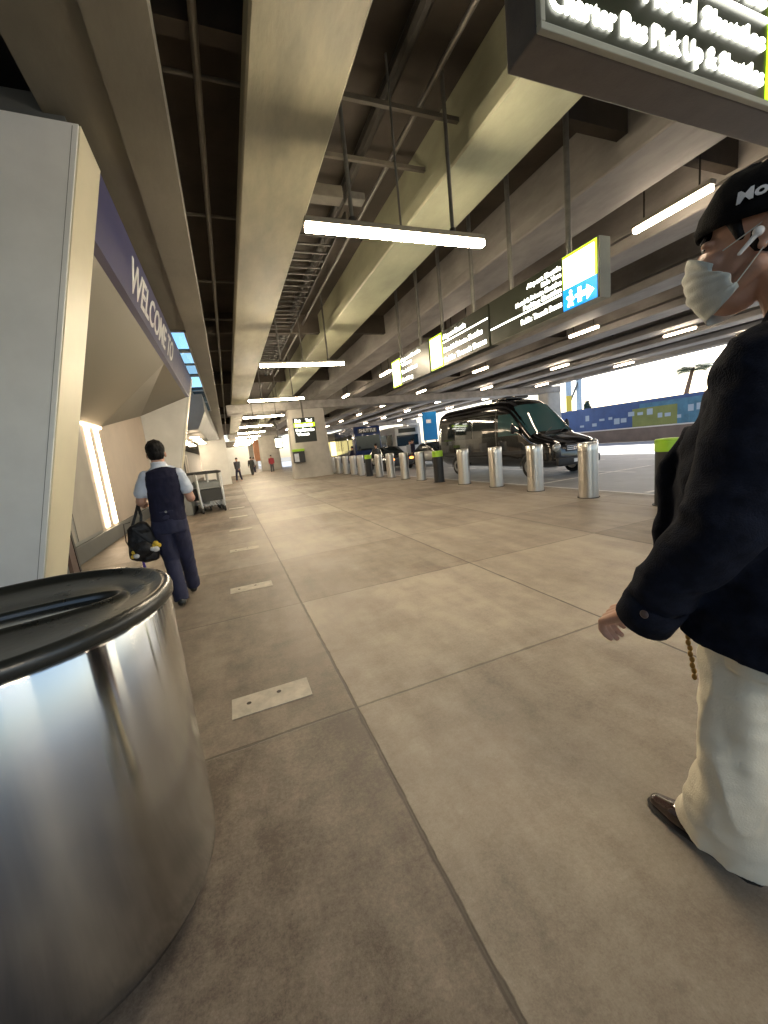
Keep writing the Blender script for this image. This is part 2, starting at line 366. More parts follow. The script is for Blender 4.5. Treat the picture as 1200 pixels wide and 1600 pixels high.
def text_mesh(txt, size, bold=.0, ext=.004):
    cu = bpy.data.curves.new('t', 'FONT'); cu.body = txt; cu.size = size; cu.offset = bold; cu.extrude = ext; cu.resolution_u = 3
    o = bpy.data.objects.new('t', cu); COL.objects.link(o)
    dg = bpy.context.evaluated_depsgraph_get(); dg.update()
    me = bpy.data.meshes.new_from_object(o.evaluated_get(dg))
    bpy.data.objects.remove(o); bpy.data.curves.remove(cu); return me
def text(name, txt, size, origin, xdir, ydir, m_, parent, bold=.0, ext=.004, align='L', width=None):
    me = text_mesh(txt, size, bold, ext); me.name = name
    xs = [v.co.x for v in me.vertices]; w = max(xs) - min(xs); x0 = min(xs)
    k = (width / w) if width else 1
    X, Y = Vector(xdir).normalized(), Vector(ydir).normalized(); Z = X.cross(Y); O = Vector(origin)
    for v in me.vertices:
        x = (v.co.x - x0) * k
        if align == 'R': x -= w * k
        if align == 'C': x -= w * k / 2
        v.co = O + X * x + Y * v.co.y + Z * v.co.z
    me.materials.clear(); me.materials.append(MT[m_])
    o = bpy.data.objects.new(name, me); COL.objects.link(o); o.parent = parent; return o

# ------------------------------------------------------------------ ground, sidewalk, road
struct(MB().quad((-900, -900, -.2), (900, -900, -.2), (900, 900, -.2), (-900, 900, -.2)).build('ground', 'ground'))
struct(MB().box((-8, -12, -.19), (6.98, 66, 0)).build('sidewalk', 'floor'))
struct(MB().box((6.985, -12, -.19), (7.16, 66, .0), .015).build('kerb', 'kerb'))
struct(MB().box((7.165, -40, -.195), (26.0, 120, -.12)).build('road', 'road'))
ml = MB()
for x in (10.95, 14.6, 18.2):
    for y in range(-24, 110, 4): ml.quad((x - .06, y, -.116), (x + .06, y, -.116), (x + .06, y + 2.6, -.116), (x - .06, y + 2.6, -.116))
for x in (7.75, 21.8): ml.quad((x - .06, -38, -.116), (x + .06, -38, -.116), (x + .06, 118, -.116), (x - .06, 118, -.116))
for y in (5.55, 8.7): ml.quad((7.9, y - .06, -.112), (12.6, y - .06, -.112), (12.6, y + .06, -.112), (7.9, y + .06, -.112))
struct(ml.build('road_marking', 'line'))

# pale plates set in the floor along the building
PG = 'pale rectangular plates set in the sidewalk'
plate_labels = ['pale rectangular floor plate with two dark holes, nearest one, beside the steel bin',
                'pale floor plate, second away from the steel bin along the building',
                'pale floor plate, third away from the steel bin, level with the luggage carts side',
                'small pale floor plate, fourth away from the steel bin',
                'small pale floor plate, fifth away from the steel bin',
                'tiny pale floor plate, farthest from the steel bin']
for i, y in enumerate((2.27, 4.51, 6.61, 8.62, 10.75, 12.85)):
    t = thing('floor_plate', plate_labels[i], 'floor plate', (.02, y, 0), 0, PG)
    MB().box((-.225, -.1, .0005), (.225, .1, .005), .002).build('plate', 'plate', t)
    if i < 3:
        for (dx, dy) in ((-.13, .01), (.045, .035)): MB().cyl((dx, dy), .014, .0052, .0062, 12).build('screw_recess', 'plate_hole', t)

# ------------------------------------------------------------------ elevated roadway overhead
ov = thing('elevated_roadway', 'concrete elevated roadway deck on rows of long girders covering the sidewalk and road', 'overpass', (0, 24.6, 0))
OY = -24.6
def ovp(mb, n, m_, **k):
    o = mb.build(n, m_, ov, **k); o.matrix_parent_inverse = Matrix.Translation((0, OY, 0)); return o
ovp(MB().box((-.42, -6.6, 5.6), (23.6, 66, 6.0)).box((-8, -6.6, 5.4), (-.421, 10.86, 6.0)).box((-8, 26.4, 5.4), (-.421, 66, 6.0)), 'deck_slab', 'slab')  # rear end, unseen behind the camera, cut short to let daylight in
def girder(x0, x1, m_, zb=4.55, y0=-6.5, y1=64):
    c = (x0 + x1) / 2; w = .11
    poly = [(x0 + .02, zb), (x1 - .02, zb), (x1, zb + .02), (x1, zb + .2), (c + w, zb + .36), (c + w, 5.599), (c - w, 5.599), (c - w, zb + .36), (x0, zb + .2), (x0, zb + .02)]
    return ovp(MB().prism(poly, 1, y0, y1), 'girder', m_)
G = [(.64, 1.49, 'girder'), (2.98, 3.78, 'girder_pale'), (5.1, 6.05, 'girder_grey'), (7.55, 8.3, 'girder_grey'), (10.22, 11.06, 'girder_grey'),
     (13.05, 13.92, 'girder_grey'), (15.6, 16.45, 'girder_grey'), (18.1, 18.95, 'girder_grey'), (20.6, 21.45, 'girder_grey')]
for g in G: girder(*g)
# edge box girder by the building and its stepped soffit
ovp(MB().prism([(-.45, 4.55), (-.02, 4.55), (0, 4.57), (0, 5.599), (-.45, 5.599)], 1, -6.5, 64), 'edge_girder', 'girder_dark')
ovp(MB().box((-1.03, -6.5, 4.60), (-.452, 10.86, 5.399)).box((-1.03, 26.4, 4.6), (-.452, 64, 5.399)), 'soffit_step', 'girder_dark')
ovp(MB().prism([(23.0, 4.55), (23.7, 4.55), (23.7, 6.9), (23.45, 6.9), (23.45, 5.98), (23.0, 5.59)], 1, -6.5, 64), 'edge_girder', 'girder_grey')
ovp(MB().box((.36, 24.0, 4.08), (24.6, 25.3, 4.548), .03), 'pier_cap', 'girder_grey')
ovp(MB().box((.36, 49.0, 4.08), (24.6, 50.3, 4.548), .03), 'pier_cap', 'girder_grey')
# cross diaphragms between the webs
for y in (-6.2, 4.1, 12.6, 20.4, 33, 41):
    for i, (a, b) in enumerate(((.001, .95), (1.18, 3.26), (3.5, 5.46), (5.7, 7.8), (8.04, 10.5), (10.76, 13.3), (13.6, 15.9))):
        if i == 1 and y == 4.1: continue
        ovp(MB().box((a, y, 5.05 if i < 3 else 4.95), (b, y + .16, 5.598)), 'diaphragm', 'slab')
# pipes and conduits tucked between the girders
ovp(MB().tube([(.30, -6.5, 5.0), (.30, 64, 5.0)], .035), 'conduit', 'conduit')
for y in (-3.2, 1.4, 3.35, 4.6, 6.9, 9.2, 11.5, 14.6): ovp(MB().tube([(.005, y, 5.06), (.92, y, 5.06)], .022), 'strut', 'conduit')
for x, z, r, mm in ((1.75, 5.42, .06, 'darkpipe'), (2.35, 5.40, .08, 'darkpipe'), (4.3, 5.4, .07, 'darkpipe'), (6.9, 5.4, .05, 'darkpipe'), (2.75, 5.3, .03, 'pipe')):
    ovp(MB().tube([(x, -6.5, z), (x, 23.9, z)], r), 'pipe', mm)
for y in (4.62, 5.5): ovp(MB().box((1.2, y, 5.18), (3.25, y + .05, 5.23)), 'support_rail', 'conduit')
ovp(MB().box((1.5, 6.0, 5.0), (2.15, 6.22, 5.16), .01), 'junction_box', 'conduit')
ovp(MB().box((2.22, 6.02, 5.02), (2.5, 6.2, 5.12), .01), 'junction_box', 'pipe')
ovp(MB().box((3.6, 4.2, 5.1), (4.9, 4.3, 5.2)), 'support_rail', 'darkpipe')
ct = MB()
for k in range(40): ct.box((1.55, 6.9 + k * .3, 5.08), (2.35, 6.95 + k * .3, 5.10))
ct.box((1.52, 6.6, 5.06), (1.55, 18.9, 5.16)); ct.box((2.35, 6.6, 5.06), (2.38, 18.9, 5.16))
ovp(ct, 'cable_tray', 'darkpipe')

# piers
p = thing('concrete_pier', 'pale rectangular concrete pier carrying the girders, dark sign hung before it', 'pier', (4.8, 24.6, 0))
MB().loft([(0, 0, 0), (0, 0, 4.075)], [(1.22, .6), (1.08, .55)], side=(1, 0, 0), seg=24, n=7).build('shaft', 'pier', p, smooth=True)
MB().loft([(0, 0, .001), (0, 0, .12)], [(1.25, .63), (1.25, .63)], side=(1, 0, 0), seg=24, n=7).build('base', 'pier', p, smooth=True)
p = thing('concrete_pier', 'pale concrete pier standing beyond the far edge of the road, behind the black van', 'pier', (24.0, 24.6, 0))
MB().loft([(0, 0, -.12), (0, 0, 4.075)], [(.75, .6), (.7, .55)], side=(1, 0, 0), seg=24, n=7).build('shaft', 'pier', p, smooth=True)
for x, lab in ((4.8, 'distant concrete pier in line behind the sign-hung pier'), (24.0, 'distant concrete pier at the far road edge')):
    p = thing('concrete_pier', lab, 'pier', (x, 49.6, 0))
    MB().loft([(0, 0, -.12), (0, 0, 4.075)], [(1.2, .6), (1.1, .55)], side=(1, 0, 0), seg=24, n=7).build('shaft', 'pier', p, smooth=True)
# meter cabinet on the first pier
t = thing('cabinet', 'small dark cabinet with a lime green lid against the front of the pier', 'cabinet', (3.95, 23.85, 0))
MB().box((-.34, -.15, .95), (.34, .12, 1.62), .01).build('box', 'blackpaint', t)
MB().box((-.36, -.17, 1.622), (.36, .13, 1.76), .01).build('lid', 'lime', t)
MB().box((-.28, -.16, 1.02), (-.02, -.151, 1.5)).build('notice', 'pale_cloth', t)

# ------------------------------------------------------------------ lamps
LG = 'linear lamps hung across the sidewalk'
def bar_lamp(label):
    t = thing('linear_lamp', label, 'lamp', (2.16, 4.27, 3.65), 0, LG)
    MB().box((-1.075, -.05, .03), (1.075, .05, .085), .006).build('housing', 'lamp_body', t)
    MB().box((-1.07, -.045, -.035), (1.07, .045, .028), .012).build('diffuser', 'lamp_on', t)
    for x in (-.56, 0, .66): MB().tube([(x, 0, .08), (x, 0, 1.72)], .022 if x else .012).build('hanger', 'pipe', t)
    for x in (-.56, .66): MB().cyl((x, 0), .035, .086, .13, 12).build('clamp', 'darkpipe', t)
    return t
lab = ['nearest bright linear lamp hung across the sidewalk, in front of the pale girder', 'second linear lamp along the sidewalk, hung across beneath the girders',
       'third linear lamp along the sidewalk, just before the pier cap', 'fourth linear lamp along the sidewalk, just beyond the pier cap']
L0 = bar_lamp(lab[0])
ys = [4.27, 10.4, 16.4, 22.6, 28.6, 34.8, 40.8, 46.9, 53, 59, -5.0]
for i, y in enumerate(ys[1:], 1):
    c = copy_tree(L0); c.location = (2.16, y, 3.65)
    c['label'] = lab[i] if i < 4 else ('small distant linear lamp in the row of lamps beyond the pier' if i < 10 else 'linear lamp behind the photographer along the sidewalk, last under the deck edge')
SG = 'short lamps recessed between the road girders'
def short_lamp(label):
    t = thing('strip_lamp', label, 'lamp', (0, 0, 0), 0, SG)
    MB().box((-.06, -.58, .03), (.06, .58, .10), .008).build('housing', 'lamp_body', t)
    MB().box((-.048, -.56, -.04), (.048, .56, .028), .014).build('diffuser', 'lamp_on_white', t)
    for y in (-.4, .4): MB().tube([(0, y, .1), (0, y, 1.19)], .012).build('hanger', 'darkpipe', t)
    return t
s0 = None
bays = {6.75: 'third', 11.55: 'fifth', 16.35: 'seventh', 20.95: 'last'}
for X, nm in bays.items():
    for k, y in enumerate((4.4, 10.25, 16.0, 22.1, 28.4, 34.4, 40.5, 46.6, 52.6, -1.5)):
        if X > 16.5 and y > 48: continue
        if y < 0: w = 'behind the photographer'
        elif k == 0: w = 'nearest of its line'
        else: w = 'number %d away along its line' % (k + 1)
        lb = 'short strip lamp in the %s bay between road girders, %s' % (nm, w)
        if k == 0 and X < 7: lb = 'long-looking bright strip lamp just above the head of the man in the cap'
        o = short_lamp(lb) if s0 is None else copy_tree(s0)
        if s0 is None: s0 = o
        o['label'] = lb; o.location = (X, y, 4.42)

# ------------------------------------------------------------------ overhead signs
XD, ZD = (1, 0, 0), (0, 0, 1)
t = thing('overhead_sign', 'grey sign cabinet with glowing white lines for buses and shuttles at the top right', 'sign', (1.18, 1.2, 2.7))
MB().box((0, .012, 0), (2.9, .16, .62), .006).build('cabinet', 'sign_grey', t)
MB().box((.02, 0, .03), (2.88, .011, .6)).build('face', 'sign_black', t)
MB().box((0, -.012, .0), (2.9, .0115, .022), .003).build('trim', 'sign_edge', t)
MB().box((0, -.012, .023), (.02, .0115, .62), .003).build('trim', 'sign_edge', t)
text('lettering', 'Charter Bus Pick Up & Shuttles', .098, (.05, -.004, .075), XD, ZD, 'sign_white', t, bold=.0016, width=1.2)
text('lettering', 'Hotel Shuttles', .098, (.5, -.004, .205), XD, ZD, 'sign_white', t, bold=.0016, width=.75)
MB().box((.55, -.008, .315), (1.27, -.001, .327)).build('rule', 'sign_white', t)
text('lettering', 'Shared Ride Vans', .098, (.5, -.004, .36), XD, ZD, 'sign_white', t, bold=.0016, width=.75)
MB().box((1.275, -.006, .03), (1.75, .0, .6)).build('icon_panel', 'sign_lime', t)
MB().box((1.31, -.010, .07), (1.71, -.0065, .56)).build('glare_core', 'sign_lime_core', t)  # overexposed middle of the lime panel, drawn as a paler glowing field
for x in (.5, 2.3): MB().tube([(x, .085, .62), (x, .085, 2.88)], .03).build('hanger', 'pipe', t)

YD = (0, -1, 0)      # reading direction on faces turned to the building (-X)
def hung_sign(label, y0, y1):
    t = thing('hanging_sign', label, 'sign', (4.36, y0, 2.84), 0, 'lit direction signs hung in a row beside the road')
    L_ = y1 - y0
    MB().box((-.048, 0, 0), (.12, L_ - .012, .66), .006).build('cabinet', 'sign_edge' if y0 < 4 else 'sign_black', t)
    MB().box((-.056, .008, .008), (-.0485, L_ - .02, .652)).build('face', 'sign_black', t)
    for f in (.25, .78): MB().tube([(.035, L_ * f, .66), (.035, L_ * f, 2.74)], .034).build('hanger', 'pipe', t)
    return t
def T(t, txt, yl, z, size, w, align='L', b=.0022): text('lettering', txt, size, (-.0565, yl, z), YD, ZD, 'sign_white', t, bold=b, width=w, align=align)
# sign nearest: lime and blue icon panel at its near end
t = hung_sign('hanging direction sign with lime panel over a blue arrow panel, nearest of its row', 3.58, 5.64)
MB().box((-.064, .03, .265), (-.0565, .53, .648)).build('icon_panel', 'sign_lime', t)
MB().box((-.067, .06, .268), (-.0645, .515, .615)).build('glare_core', 'sign_lime_core', t)
bp = MB().box((-.064, .03, .012), (-.0565, .53, .262)).build('arrow_panel', 'sign_blue', t)
def ico(polys):
    b = MB()
    for pl in polys: b.prism(pl, 0, -.0672, -.0642)
    return b
ico([[(.07, .12), (.17, .205), (.17, .155), (.24, .155), (.24, .095), (.17, .095), (.17, .04)]]).build('arrow', 'sign_white', bp)
ico([[(.25, .05), (.30, .05), (.30, .115), (.34, .115), (.34, .15), (.30, .15), (.30, .215), (.25, .215)]]).build('symbol', 'sign_white', bp)
ico([[(.37, .04), (.40, .04), (.415, .09), (.43, .04), (.46, .04), (.44, .12), (.48, .15), (.46, .17), (.43, .16), (.42, .18), (.39, .18), (.38, .15), (.355, .11), (.375, .1), (.395, .12)],
     [(.40, .188), (.42, .188), (.43, .2), (.43, .215), (.42, .228), (.40, .228), (.39, .215), (.39, .2)]]).build('pedestrian_symbol', 'sign_white', bp)
T(t, 'Airport Shuttle', .56, .53, .085, .62, 'R'); T(t, 'Ride Vans', .56, .45, .075, .34, 'R')
T(t, 'Hotel & Private Shuttles', .56, .355, .085, .86, 'R'); T(t, 'Parking Shuttles', .56, .27, .08, .70, 'R')
MB().box((-.062, .56, .225), (-.0565, 2.03, .243)).build('rule', 'sign_white', t)
T(t, 'Public Transit Buses', .56, .09, .10, .76, 'R')
t = hung_sign('dark hanging sign in the middle of the row, lime panel at its far end', 5.66, 7.70)
MB().box((-.064, 1.50, .012), (-.0565, 2.0, .648)).build('icon_panel', 'sign_lime', t)
MB().box((-.067, 1.54, .05), (-.0645, 1.96, .61)).build('glare_core', 'sign_lime_core', t)
T(t, 'Airport Shuttle', 1.46, .50, .12, .80); MB().box((-.062, .02, .43), (-.0565, 1.46, .448)).build('rule', 'sign_white', t)
T(t, 'Hotel & Private Shuttles', 1.46, .25, .13, 1.28); T(t, 'Public Transit Buses', 1.46, .07, .13, 1.38)
t = hung_sign('small-looking dark hanging sign at the far end of the row', 7.72, 9.74)
MB().box((-.064, 1.49, .012), (-.0565, 1.99, .648)).build('icon_panel', 'sign_lime', t)
MB().box((-.067, 1.53, .05), (-.0645, 1.95, .61)).build('glare_core', 'sign_lime_core', t)
T(t, 'Airport Shuttle', 1.45, .53, .10, 1.05); T(t, 'Vans', 1.45, .42, .10, .6); T(t, 'Taxis & Limos', 1.45, .25, .12, .86); T(t, 'Parking', 1.45, .07, .12, .6)

t = thing('hanging_sign', 'dark green panel sign with a lit yellow band hung in front of the pier', 'sign', (3.58, 22.0, 2.07))
MB().box((0, .012, 0), (1.2, .14, 1.32), .008).build('cabinet', 'greyfacade', t)
MB().box((.02, 0, .02), (1.18, .011, 1.3)).build('face', 'sign_black', t)
MB().box((.02, -.01, .82), (1.18, -.001, 1.05)).build('band', 'sign_lime', t)
text('lettering', 'Bus', .22, (.1, -.004, 1.1), XD, ZD, 'sign_white', t, bold=.008); text('lettering', 'Taxi', .2, (.68, -.004, 1.1), XD, ZD, 'sign_white', t, bold=.008)
text('lettering', 'Parking Shuttles', .2, (.1, -.012, .86), XD, ZD, 'sign_white', t, bold=.008, width=.95)
text('lettering', 'Hotel Shuttles', .2, (.1, -.004, .6), XD, ZD, 'sign_white', t, bold=.008, width=1.0); text('lettering', 'Vans', .2, (.1, -.004, .38), XD, ZD, 'sign_white', t, bold=.008, width=.7)
MB().tube([(.6, .075, 1.32), (.6, .075, 2.46)], .05).build('hanger', 'pipe', t)

# ------------------------------------------------------------------ terminal portal on the left
tp = thing('entrance_portal', 'white angular entrance portal with a navy fascia leaning over the sidewalk', 'entrance', (-2.0, 4.65, 0))
def tpp(mb, n, m_, par=None, **k):
    o = mb.build(n, m_, par or tp, **k)
    if par is None: o.matrix_parent_inverse = Matrix.Translation((2.0, -4.65, 0))
    return o
def xl(z): return -.76 - .267 * (4.5 - z)
for y0, y1 in ((4.65, 5.26), (16.0, 16.5)):
    tpp(MB().prism([(-3.9, 0), (xl(0) - .012, 0), (xl(4.52) - .012, 4.52), (-3.9, 4.62)], 1, y0, y1), 'side_wall', 'white_wall', bev=.004)
    tpp(MB().prism([(xl(0) - .0118, 0.001), (xl(0), 0.001), (xl(4.52), 4.519), (xl(4.52) - .0118, 4.519)], 1, y0 + .02, y1), 'edge_panel', 'cream_edge')
    tpp(MB().prism([(xl(.02) - .058, .02), (xl(.02) - .053, .02), (xl(4.5) - .053, 4.5), (xl(4.5) - .058, 4.5)], 1, y0 - .0015, y0 + .01), 'panel_joint', 'greypanel')
fa = tpp(MB().prism([(xl(3.85) - .1, 3.85), (xl(3.85), 3.85), (xl(4.5), 4.5), (xl(4.5) - .1, 4.5)], 1, 5.262, 15.998), 'fascia', 'navy')
lt = text('lettering', 'WELCOME TO', .60, (xl(3.97) + .006, 6.75, 3.97), (0, 1, 0), (.267, 0, 1), 'white_letter', fa, bold=.008, width=4.5)
sb = MB()
bk = [(5.262, 2.5), (10.8, 2.5), (15.998, 3.30)]
for (ya, za), (yb, zb_) in zip(bk, bk[1:]):
    sb.quad((xl(3.85) - .1, ya, 3.852), (xl(3.85) - .1, yb, 3.852), (-2.56, yb, zb_), (-2.56, ya, za))
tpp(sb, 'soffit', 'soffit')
tpp(MB().prism([(5.262, .3), (15.998, .3), (15.998, 3.31), (10.8, 2.51), (5.262, 2.51)], 0, -2.7, -2.562), 'back_wall', 'pinkwall')
tpp(MB().box((-2.7, 5.262, 0), (-2.50, 15.998, .298), .01), 'plinth', 'greyfacade')
for y in (9.72, 10.33): tpp(MB().box((-2.56, y - .11, .34), (-2.535, y + .11, 2.44), .004), 'light_strip', 'led')
tpp(MB().box((-2.56, 9.45, 2.445), (-2.536, 10.75, 2.49)), 'light_strip', 'led')
dr = tpp(MB().box((-2.56, 6.4, .3), (-2.54, 9.3, 2.4)), 'door', 'greypanel')
for y in (6.5, 7.9): MB().box((-2.54, y, .36), (-2.53, y + 1.3, 2.3)).build('pane', 'farwall', dr)
tpp(MB().box((-3.9, 4.7, 4.53), (xl(4.5) - .11, 16.4, 4.75)), 'roof', 'greyfacade')
# dark brown leaning board just inside the near side wall
t = thing('leaning_board', 'narrow dark brown board leaning inside the portal behind the white wall', 'board', (-1.95, 5.75, 0))
MB().prism([(-.1, 0), (.1, 0), (.02, .95), (-.12, .95)], 0, -.02, .02).build('board', 'button', t); MB().prism([(.105, 0), (.16, 0), (.08, .95), (.025, .95)], 0, -.025, .025).build('edge', 'blackpaint', t)

# glazed slot between the portal and the deck
sk = thing('skylight', 'blue glass skylight strip between the entrance fascia and the deck edge', 'skylight', (-.6, 18, 4.5))
def skp(mb, n, m_, par=None):
    o = mb.build(n, m_, par or sk); o.matrix_parent_inverse = Matrix.Translation((.6, -18, -4.5)) if par is None else Matrix.Identity(4); return o
fr = MB(); fr.box((-1.02, 10.87, 4.56), (-.97, 26.3, 4.64)); fr.box((-.50, 10.87, 4.56), (-.455, 26.3, 4.64))
ysl = [10.87, 12.6, 12.75, 14.3, 15.9, 16.1, 19.2, 22.6, 26.25]
for y in ysl: fr.box((-.97, y, 4.57), (-.50, y + .06, 4.63))
skp(fr, 'frame', 'greypanel')
for a, b, g in ((10.93, 12.6, 'sky_glass'), (12.81, 14.3, 'milk_glass'), (14.36, 15.9, 'haze_glass'), (16.16, 19.2, 'sky_glass'), (19.26, 22.6, 'milk_glass'), (22.66, 26.25, 'milk_glass')):
    skp(MB().box((-.97, a, 4.595), (-.50, b, 4.605)), 'glass_pane', g)

# grey terminal front beyond the portal
tb = thing('terminal_building', 'grey terminal front with white piers and lit doors beyond the white portal', 'building', (-3, 28, 0))
def tbp(mb, n, m_, par=None, **k):
    o = mb.build(n, m_, par or tb, **k)
    if par is None: o.matrix_parent_inverse = Matrix.Translation((3, -28, 0))
    return o
tbp(MB().box((-6.6, 16.52, 0), (-3.2, 62, 2.75)), 'wall', 'greyfacade')
tbp(MB().prism([(-6.6, 2.76), (-1.0, 3.0), (-.62, 3.75), (-.62, 4.5), (-6.6, 4.5)], 1, 19.5, 62), 'canopy', 'greyfacade')
for k in range(6): tbp(MB().prism([(-3.0, 2.86), (-1.0, 2.97), (-1.0, 2.99), (-3.0, 2.88)], 1, 21 + k * 5, 21.1 + k * 5), 'soffit_batten', 'pipe')
for k in range(5):
    for j in range(3): tbp(MB().box((-2.9 + j * .7, 20.6 + k * 2.0, 2.70), (-2.5 + j * .7, 20.9 + k * 2.0, 2.76)), 'downlight', 'led')
for y in (18, 22, 30, 34): 
    d = tbp(MB().box((-3.2, y, .05), (-3.14, y + 3, 2.4)), 'door', 'greypanel')
    for q in (0.1, 1.55): MB().box((-3.14, y + q, .15), (-3.13, y + q + 1.3, 2.3)).build('pane', 'farwall', d)
tbp(MB().box((-1.6, 27.6, 0), (.02, 29.2, 2.9), .02), 'white_pier', 'white_wall')
tbp(MB().box((-1.3, 43, 0), (2.1, 44.5, 2.9), .02), 'white_pier', 'white_wall')
tbp(MB().box((-8.0, -4, 0), (-3.95, 16.4, 5.3)), 'wall', 'greyfacade')
fe = thing('far_building', 'warm lit terminal wall closing the far end of the covered sidewalk', 'building', (0, 64, 0))
MB().box((-9, 0, 0), (4.2, 2, 4.5)).build('wall', 'farwall', fe)
MB().box((3.4, -8, 1.2), (4.2, -7, 4.0)).build('warm_panel', 'farwarm', fe)
for k in range(6): MB().box((-6 + k * 1.5, -.05, .3), (-5 + k * 1.5, -.001, 2.6)).build('window', 'led', fe)
t = thing('display_board', 'small amber lit board far along the sidewalk beside the pier', 'sign', (4.0, 33, 2.1))
MB().box((-.3, 0, 0), (.3, .1, .9)).build('cabinet', 'sign_black', t); MB().box((-.24, -.01, .1), (.24, -.001, .8)).build('face', 'sign_lime_core', t)
MB().tube([(0, .05, .9), (0, .05, 3.4)], .04).build('hanger', 'pipe', t)

# ------------------------------------------------------------------ bollards
BX = [(5.65, 6.42), (7.23, 6.56), (8.81, 6.66), (10.32, 6.62), (11.75, 6.55), (13.18, 6.60), (14.59, 6.58), (16.05, 6.57), (17.29, 6.5), (18.6, 6.45), (19.8, 6.42), (21.05, 6.40), (22.5, 6.38), (24.0, 6.36), (25.6, 6.34), (27.1, 6.32)]
BG = 'stainless steel bollards along the kerb'
def bollard(label):
    t = thing('steel_bollard', label, 'bollard', (0, 0, 0), 0, BG)
    MB().lathe((0, 0), [(.178, 0), (.178, .9)], 32).build('post', 'bollard_steel', t, smooth=True)
    MB().lathe((0, 0), [(.181, .903), (.181, 1.045), (.17, 1.06), (.02, 1.068)], 32).build('cap', 'bollard_steel', t, smooth=True)
    MB().lathe((0, 0), [(.2, .001), (.2, .012)], 32).build('base_ring', 'darkpipe', t)
    return t
def black_bollard(label):
    t = thing('black_bollard', label, 'bollard', (0, 0, 0), 0, 'black bollards with lime green tops along the kerb')
    MB().lathe((0, 0), [(.17, 0), (.17, .86)], 32).build('post', 'blackpaint', t, smooth=True)
    MB().lathe((0, 0), [(.178, .862), (.178, 1.04), (.16, 1.055), (.02, 1.06)], 32).build('cap', 'lime', t, smooth=True)
    MB().lathe((0, 0), [(.2, .001), (.2, .012)], 32).build('base_ring', 'darkpipe', t)
    return t
nm = {0: 'widest steel bollard, in front of the nose of the black van', 1: 'steel bollard before the headlamp of the black van', 2: 'steel bollard before the front door of the black van',
      3: 'steel bollard beside the rear wheel of the black van', 5: 'steel bollard just left of the black one by the van', 6: 'steel bollard second left of the black one by the van', 7: 'steel bollard third left of the black one by the van', 8: 'steel bollard just right of the far black bollard'}
b0 = bb = None
k = 0
for i, (y, x) in enumerate(BX):
    if i in (4, 9):
        lb = 'black bollard with lime cap behind the rear of the van' if i == 4 else 'small black bollard with lime cap among the distant steel bollards'
        o = black_bollard(lb) if bb is None else copy_tree(bb); bb = bb or o
    else:
        lb = nm.get(i) or 'distant steel bollard, number %d beyond the far black bollard towards the pier' % (i - 9)
        o = bollard(lb) if b0 is None else copy_tree(b0); b0 = b0 or o
    o['label'] = lb; o.location = (x, y, 0); o.rotation_euler.z = random.uniform(0, 6)
o = copy_tree(bb); o.location = (6.40, 4.15, 0); o['label'] = 'black bollard with lime cap partly behind the coat of the man in the cap'

# ------------------------------------------------------------------ black van
def smooth_step(a, b, x):
    t_ = max(0, min(1, (x - a) / (b - a))); return t_ * t_ * (3 - 2 * t_)
def lerp_tab(tab, x):
    for (a, va), (b, vb) in zip(tab, tab[1:]):
        if x <= b: return va + (vb - va) * max(0, min(1, (x - a) / (b - a)))
    return tab[-1][1]
TOPT = [(0, .98), (.06, 1.06), (.25, 1.16), (.6, 1.27), (.95, 1.37), (1.2, 1.62), (1.6, 2.06), (1.95, 2.40), (2.25, 2.58), (2.7, 2.68), (3.4, 2.72), (6.6, 2.72), (6.8, 2.66), (6.88, 2.5)]
HWT = [(0, .72), (.08, .84), (.25, .93), (.7, .985), (1.2, 1.0), (6.5, 1.0), (6.88, .95)]
BOTT = [(0, .42), (.1, .34), (.5, .28), (6.4, .30), (6.88, .42)]
NV = 5.0
def van_pt(y, a, off=0):
    top, bot, hw = lerp_tab(TOPT, y), lerp_tab(BOTT, y), lerp_tab(HWT, y)
    zc, hh = (top + bot) / 2, (top - bot) / 2
    ca, sa = math.cos(a), math.sin(a)
    x = (hw + off) * math.copysign(abs(ca) ** (2 / NV), ca); z = zc + (hh + off) * math.copysign(abs(sa) ** (2 / NV), sa)
    if z > 1.3: x *= 1 - .085 * ((z - 1.3) / 1.42) ** 1.3
    return Vector((x, y, z))
def van_side(y, z, sgn, off):
    top, bot, hw = lerp_tab(TOPT, y), lerp_tab(BOTT, y), lerp_tab(HWT, y); zc, hh = (top + bot) / 2, (top - bot) / 2
    q = max(-.999, min(.999, (z - zc) / hh)); x = hw * (1 - abs(q) ** NV) ** (1 / NV)
    if z > 1.3: x *= 1 - .085 * ((z - 1.3) / 1.42) ** 1.3
    return Vector((sgn * (x + off), y, z))
def van_top(y, u, off):
    top, bot, hw = lerp_tab(TOPT, y), lerp_tab(BOTT, y), lerp_tab(HWT, y); zc, hh = (top + bot) / 2, (top - bot) / 2
    z = zc + hh * (1 - abs(u) ** NV) ** (1 / NV); x = u * hw
    if z > 1.3: x *= 1 - .085 * ((z - 1.3) / 1.42) ** 1.3
    return Vector((x, y - off * .7, z + off))
def patch(fn, us, vs, th=.0):
    b = MB(); g = [[b.bm.verts.new(fn(u, v)) for u in us] for v in vs]
    for i in range(len(vs) - 1):
        for j in range(len(us) - 1): b.bm.faces.new([g[i][j], g[i][j + 1], g[i + 1][j + 1], g[i + 1][j]])
    return b
def lin(a, b, n): return [a + (b - a) * i / (n - 1) for i in range(n)]
van = thing('parked_van', 'tall black passenger van with high roof parked at the kerb behind the bollards', 'van', (10.02, 9.15, -.12))
vb = MB(); NA = 56
yss = [0, .03, .06, .12, .25, .42, .6, .8, .95, 1.07, 1.2, 1.4, 1.6, 1.78, 1.95, 2.1, 2.25, 2.45, 2.7, 3.1, 3.6, 4.4, 5.2, 6, 6.5, 6.7, 6.8, 6.88]
